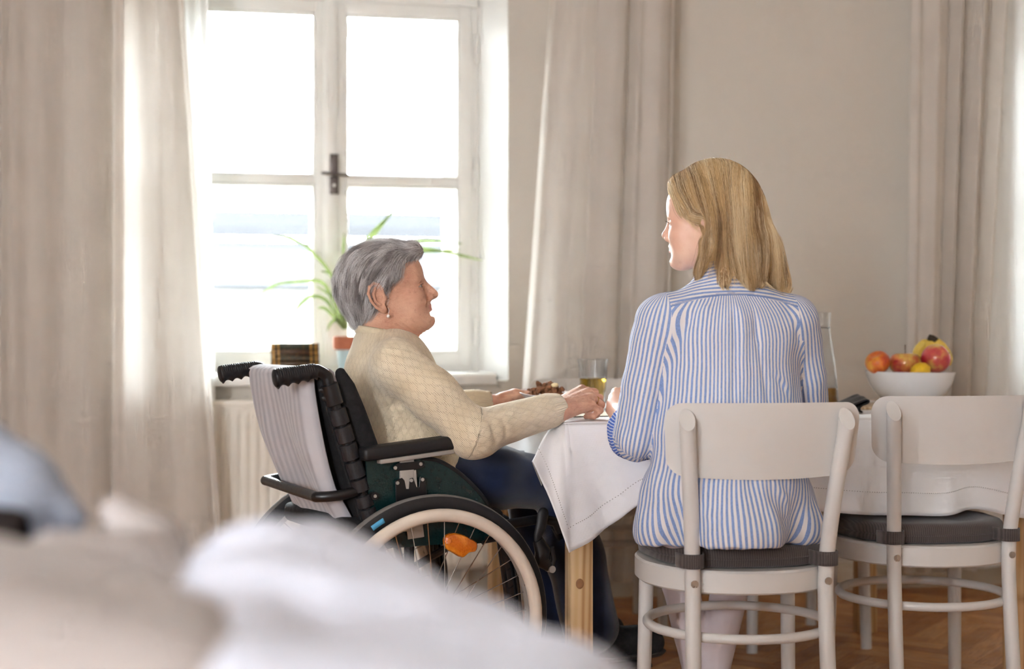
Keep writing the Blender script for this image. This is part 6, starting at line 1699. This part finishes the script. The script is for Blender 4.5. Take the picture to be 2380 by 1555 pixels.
for k, L in enumerate(LF):
    rr = random.Random(k); yb = pp0.y
    pts = []
    for i, (x, y) in enumerate(L):
        q = PW(x, y, yb+rr.uniform(-.03, .03)*i*.5-.0*i); pts.append(Vector((q.x, q.y, q.z))-pot.location)
    sp = spline(pts, 6); n_ = len(sp); rows = [[], [], []]
    for i, p in enumerate(sp):
        t = (sp[min(n_-1, i+1)]-sp[max(0, i-1)]).normalized(); sd = t.cross(Vector((0, 1, .3))).normalized()*(.0062*math.sin(math.pi*min(1, .12+.88*i/(n_-1)))**.6+.0003)
        rows[0].append(p-sd+Vector((0, -.002, 0))); rows[1].append(p); rows[2].append(p+sd+Vector((0, -.002, 0)))
    MB().grid(rows).obj('leaf', m_leaf, pot, auto=180)

# ================================================================== BED, nearest the camera
m_duv = fabric('white_duvet_cotton', srgb(208, 212, 224), 1100, .02, 0, .9, .1)
m_blan = fabric('beige_blanket', srgb(174, 167, 163), 800, .03, 0, .95, .15)
m_pil = fabric('blue_grey_pillowcase', srgb(156, 164, 178), 900, .05, 0, .9, .1)
m_drk = fabric('charcoal_heap', srgb(48, 42, 40), 700, .08, 0, .95, .2)
bedM = Matrix.Rotation(math.radians(-12), 4, 'Z')
bed = thing('bed', 'low bed under rumpled bedding in the blurred foreground', 'bed', (-.42, 1.12, 0), 0)
m_bedw = wood('bed_wood', srgb(190, 150, 104), srgb(172, 130, 86), srgb(150, 108, 66))
MB().box((-.95, -.62, .14), (.72, .46, .30)).obj('base', m_bedw, bed, bevel=.01)
MB().box((-.93, -.60, .30), (.70, .44, .50)).obj('mattress', m_duv, bed, bevel=.04, seg=4)
for x in (-.88, .65):
    for y in (-.55, .39): MB().box((x-.03, y-.03, 0), (x+.03, y+.03, .14)).obj('leg', m_bedw, bed, bevel=.005)
def mound(name, label, cat, mat, prims, lo, hi, folds, seed, zcut=.47):
    v = Vol(lo, hi, .007)
    for (x0, y0, d0, x1, y1, d1, r0, r1) in prims: v.cap(P(x0, y0, d0), P(x1, y1, d1), r0, r1, .022)
    v.half((0, 0, zcut), (0, 0, -1), .02)
    V, F = v.nets(3); N_ = vnormals(V, F); d = fbm(V, 9, seed)*.004+fbm(V, 24, seed+1)*.004
    for pts, wd, de in folds: d += crease(V, [np.array(P(*q)) for q in pts], wd, de)
    V = V+N_*d[:, None]
    for _ in range(2): V = lap(V, F)
    o = new(name, npmesh(name, V, F), mat); return tag(o, label, cat)
mound('duvet', 'white duvet heaped in the blurred foreground below the wheelchair', 'duvet', m_duv,
      [(585, 1322, 1.24, 740, 1322, 1.26, .038, .040), (740, 1322, 1.26, 860, 1372, 1.26, .040, .040), (860, 1372, 1.26, 1010, 1470, 1.27, .040, .038), (1010, 1470, 1.27, 1180, 1545, 1.28, .038, .038), (1180, 1545, 1.28, 1330, 1640, 1.28, .038, .05),
       (610, 1420, 1.16, 900, 1480, 1.17, .075, .07), (600, 1560, 1.08, 1080, 1640, 1.12, .09, .085), (590, 1720, 1.0, 1250, 1790, 1.05, .10, .10), (560, 1850, .9, 1250, 1900, .95, .10, .10)],
      (-.75, .55, .45), (.62, 1.62, 1.0), [(((500, 1330, 1.15), (640, 1375, 1.1), (860, 1350, 1.14)), .035, -.018), (((540, 1470, 1.03), (760, 1440, 1.02), (1000, 1500, 1.06)), .035, -.022), (((560, 1545, .97), (800, 1560, .97), (1100, 1545, 1.02)), .035, -.022), (((520, 1400, 1.08), (760, 1410, 1.05), (1000, 1450, 1.1)), .03, .014), (((900, 1330, 1.2), (1000, 1420, 1.17), (1150, 1500, 1.18)), .03, -.014)], 3)
mound('blanket', 'beige blanket rumpled beside the white duvet on the bed', 'blanket', m_blan,
      [(270, 1190, 1.30, 360, 1270, 1.27, .018, .024), (360, 1270, 1.27, 405, 1390, 1.2, .024, .03), (40, 1350, 1.16, 300, 1340, 1.2, .030, .034), (120, 1285, 1.22, 260, 1300, 1.22, .020, .022), (-60, 1440, 1.06, 380, 1480, 1.08, .065, .055), (-60, 1590, .98, 370, 1640, .98, .09, .08), (-60, 1740, .9, 360, 1800, .9, .11, .10)],
      (-1.05, .5, .45), (.05, 1.62, 1.0), [(((0, 1400, 1.02), (220, 1390, 1.02), (420, 1480, 1.02)), .025, .018), (((0, 1330, 1.1), (200, 1335, 1.08), (380, 1400, 1.08)), .022, -.02), (((0, 1480, .96), (220, 1490, .94), (400, 1560, .94)), .03, -.022)], 9)
pil = mound('pillow', 'blue-grey pillow leaning at the bed edge, far out of focus', 'pillow', m_pil,
      [(-140, 1010, 1.42, 50, 1130, 1.42, .045, .034), (50, 1130, 1.42, 165, 1205, 1.42, .034, .018), (-160, 1130, 1.40, 20, 1190, 1.40, .05, .035)], (-1.2, .95, .45), (-.1, 1.9, 1.05), [(((-50, 1090, 1.3), (60, 1130, 1.3), (160, 1190, 1.33)), .02, -.012)], 15, .5)
mound('heap', 'dark charcoal throw low beneath the blue-grey pillow', 'heap', m_drk,  # dark mound under the pillow, one charcoal tone
      [(-160, 1215, 1.34, 20, 1245, 1.33, .028, .022), (20, 1245, 1.33, 110, 1262, 1.32, .022, .012), (-200, 1275, 1.3, 60, 1285, 1.28, .04, .022)], (-1.1, .9, .45), (-.2, 1.6, .92), [], 21, .5)
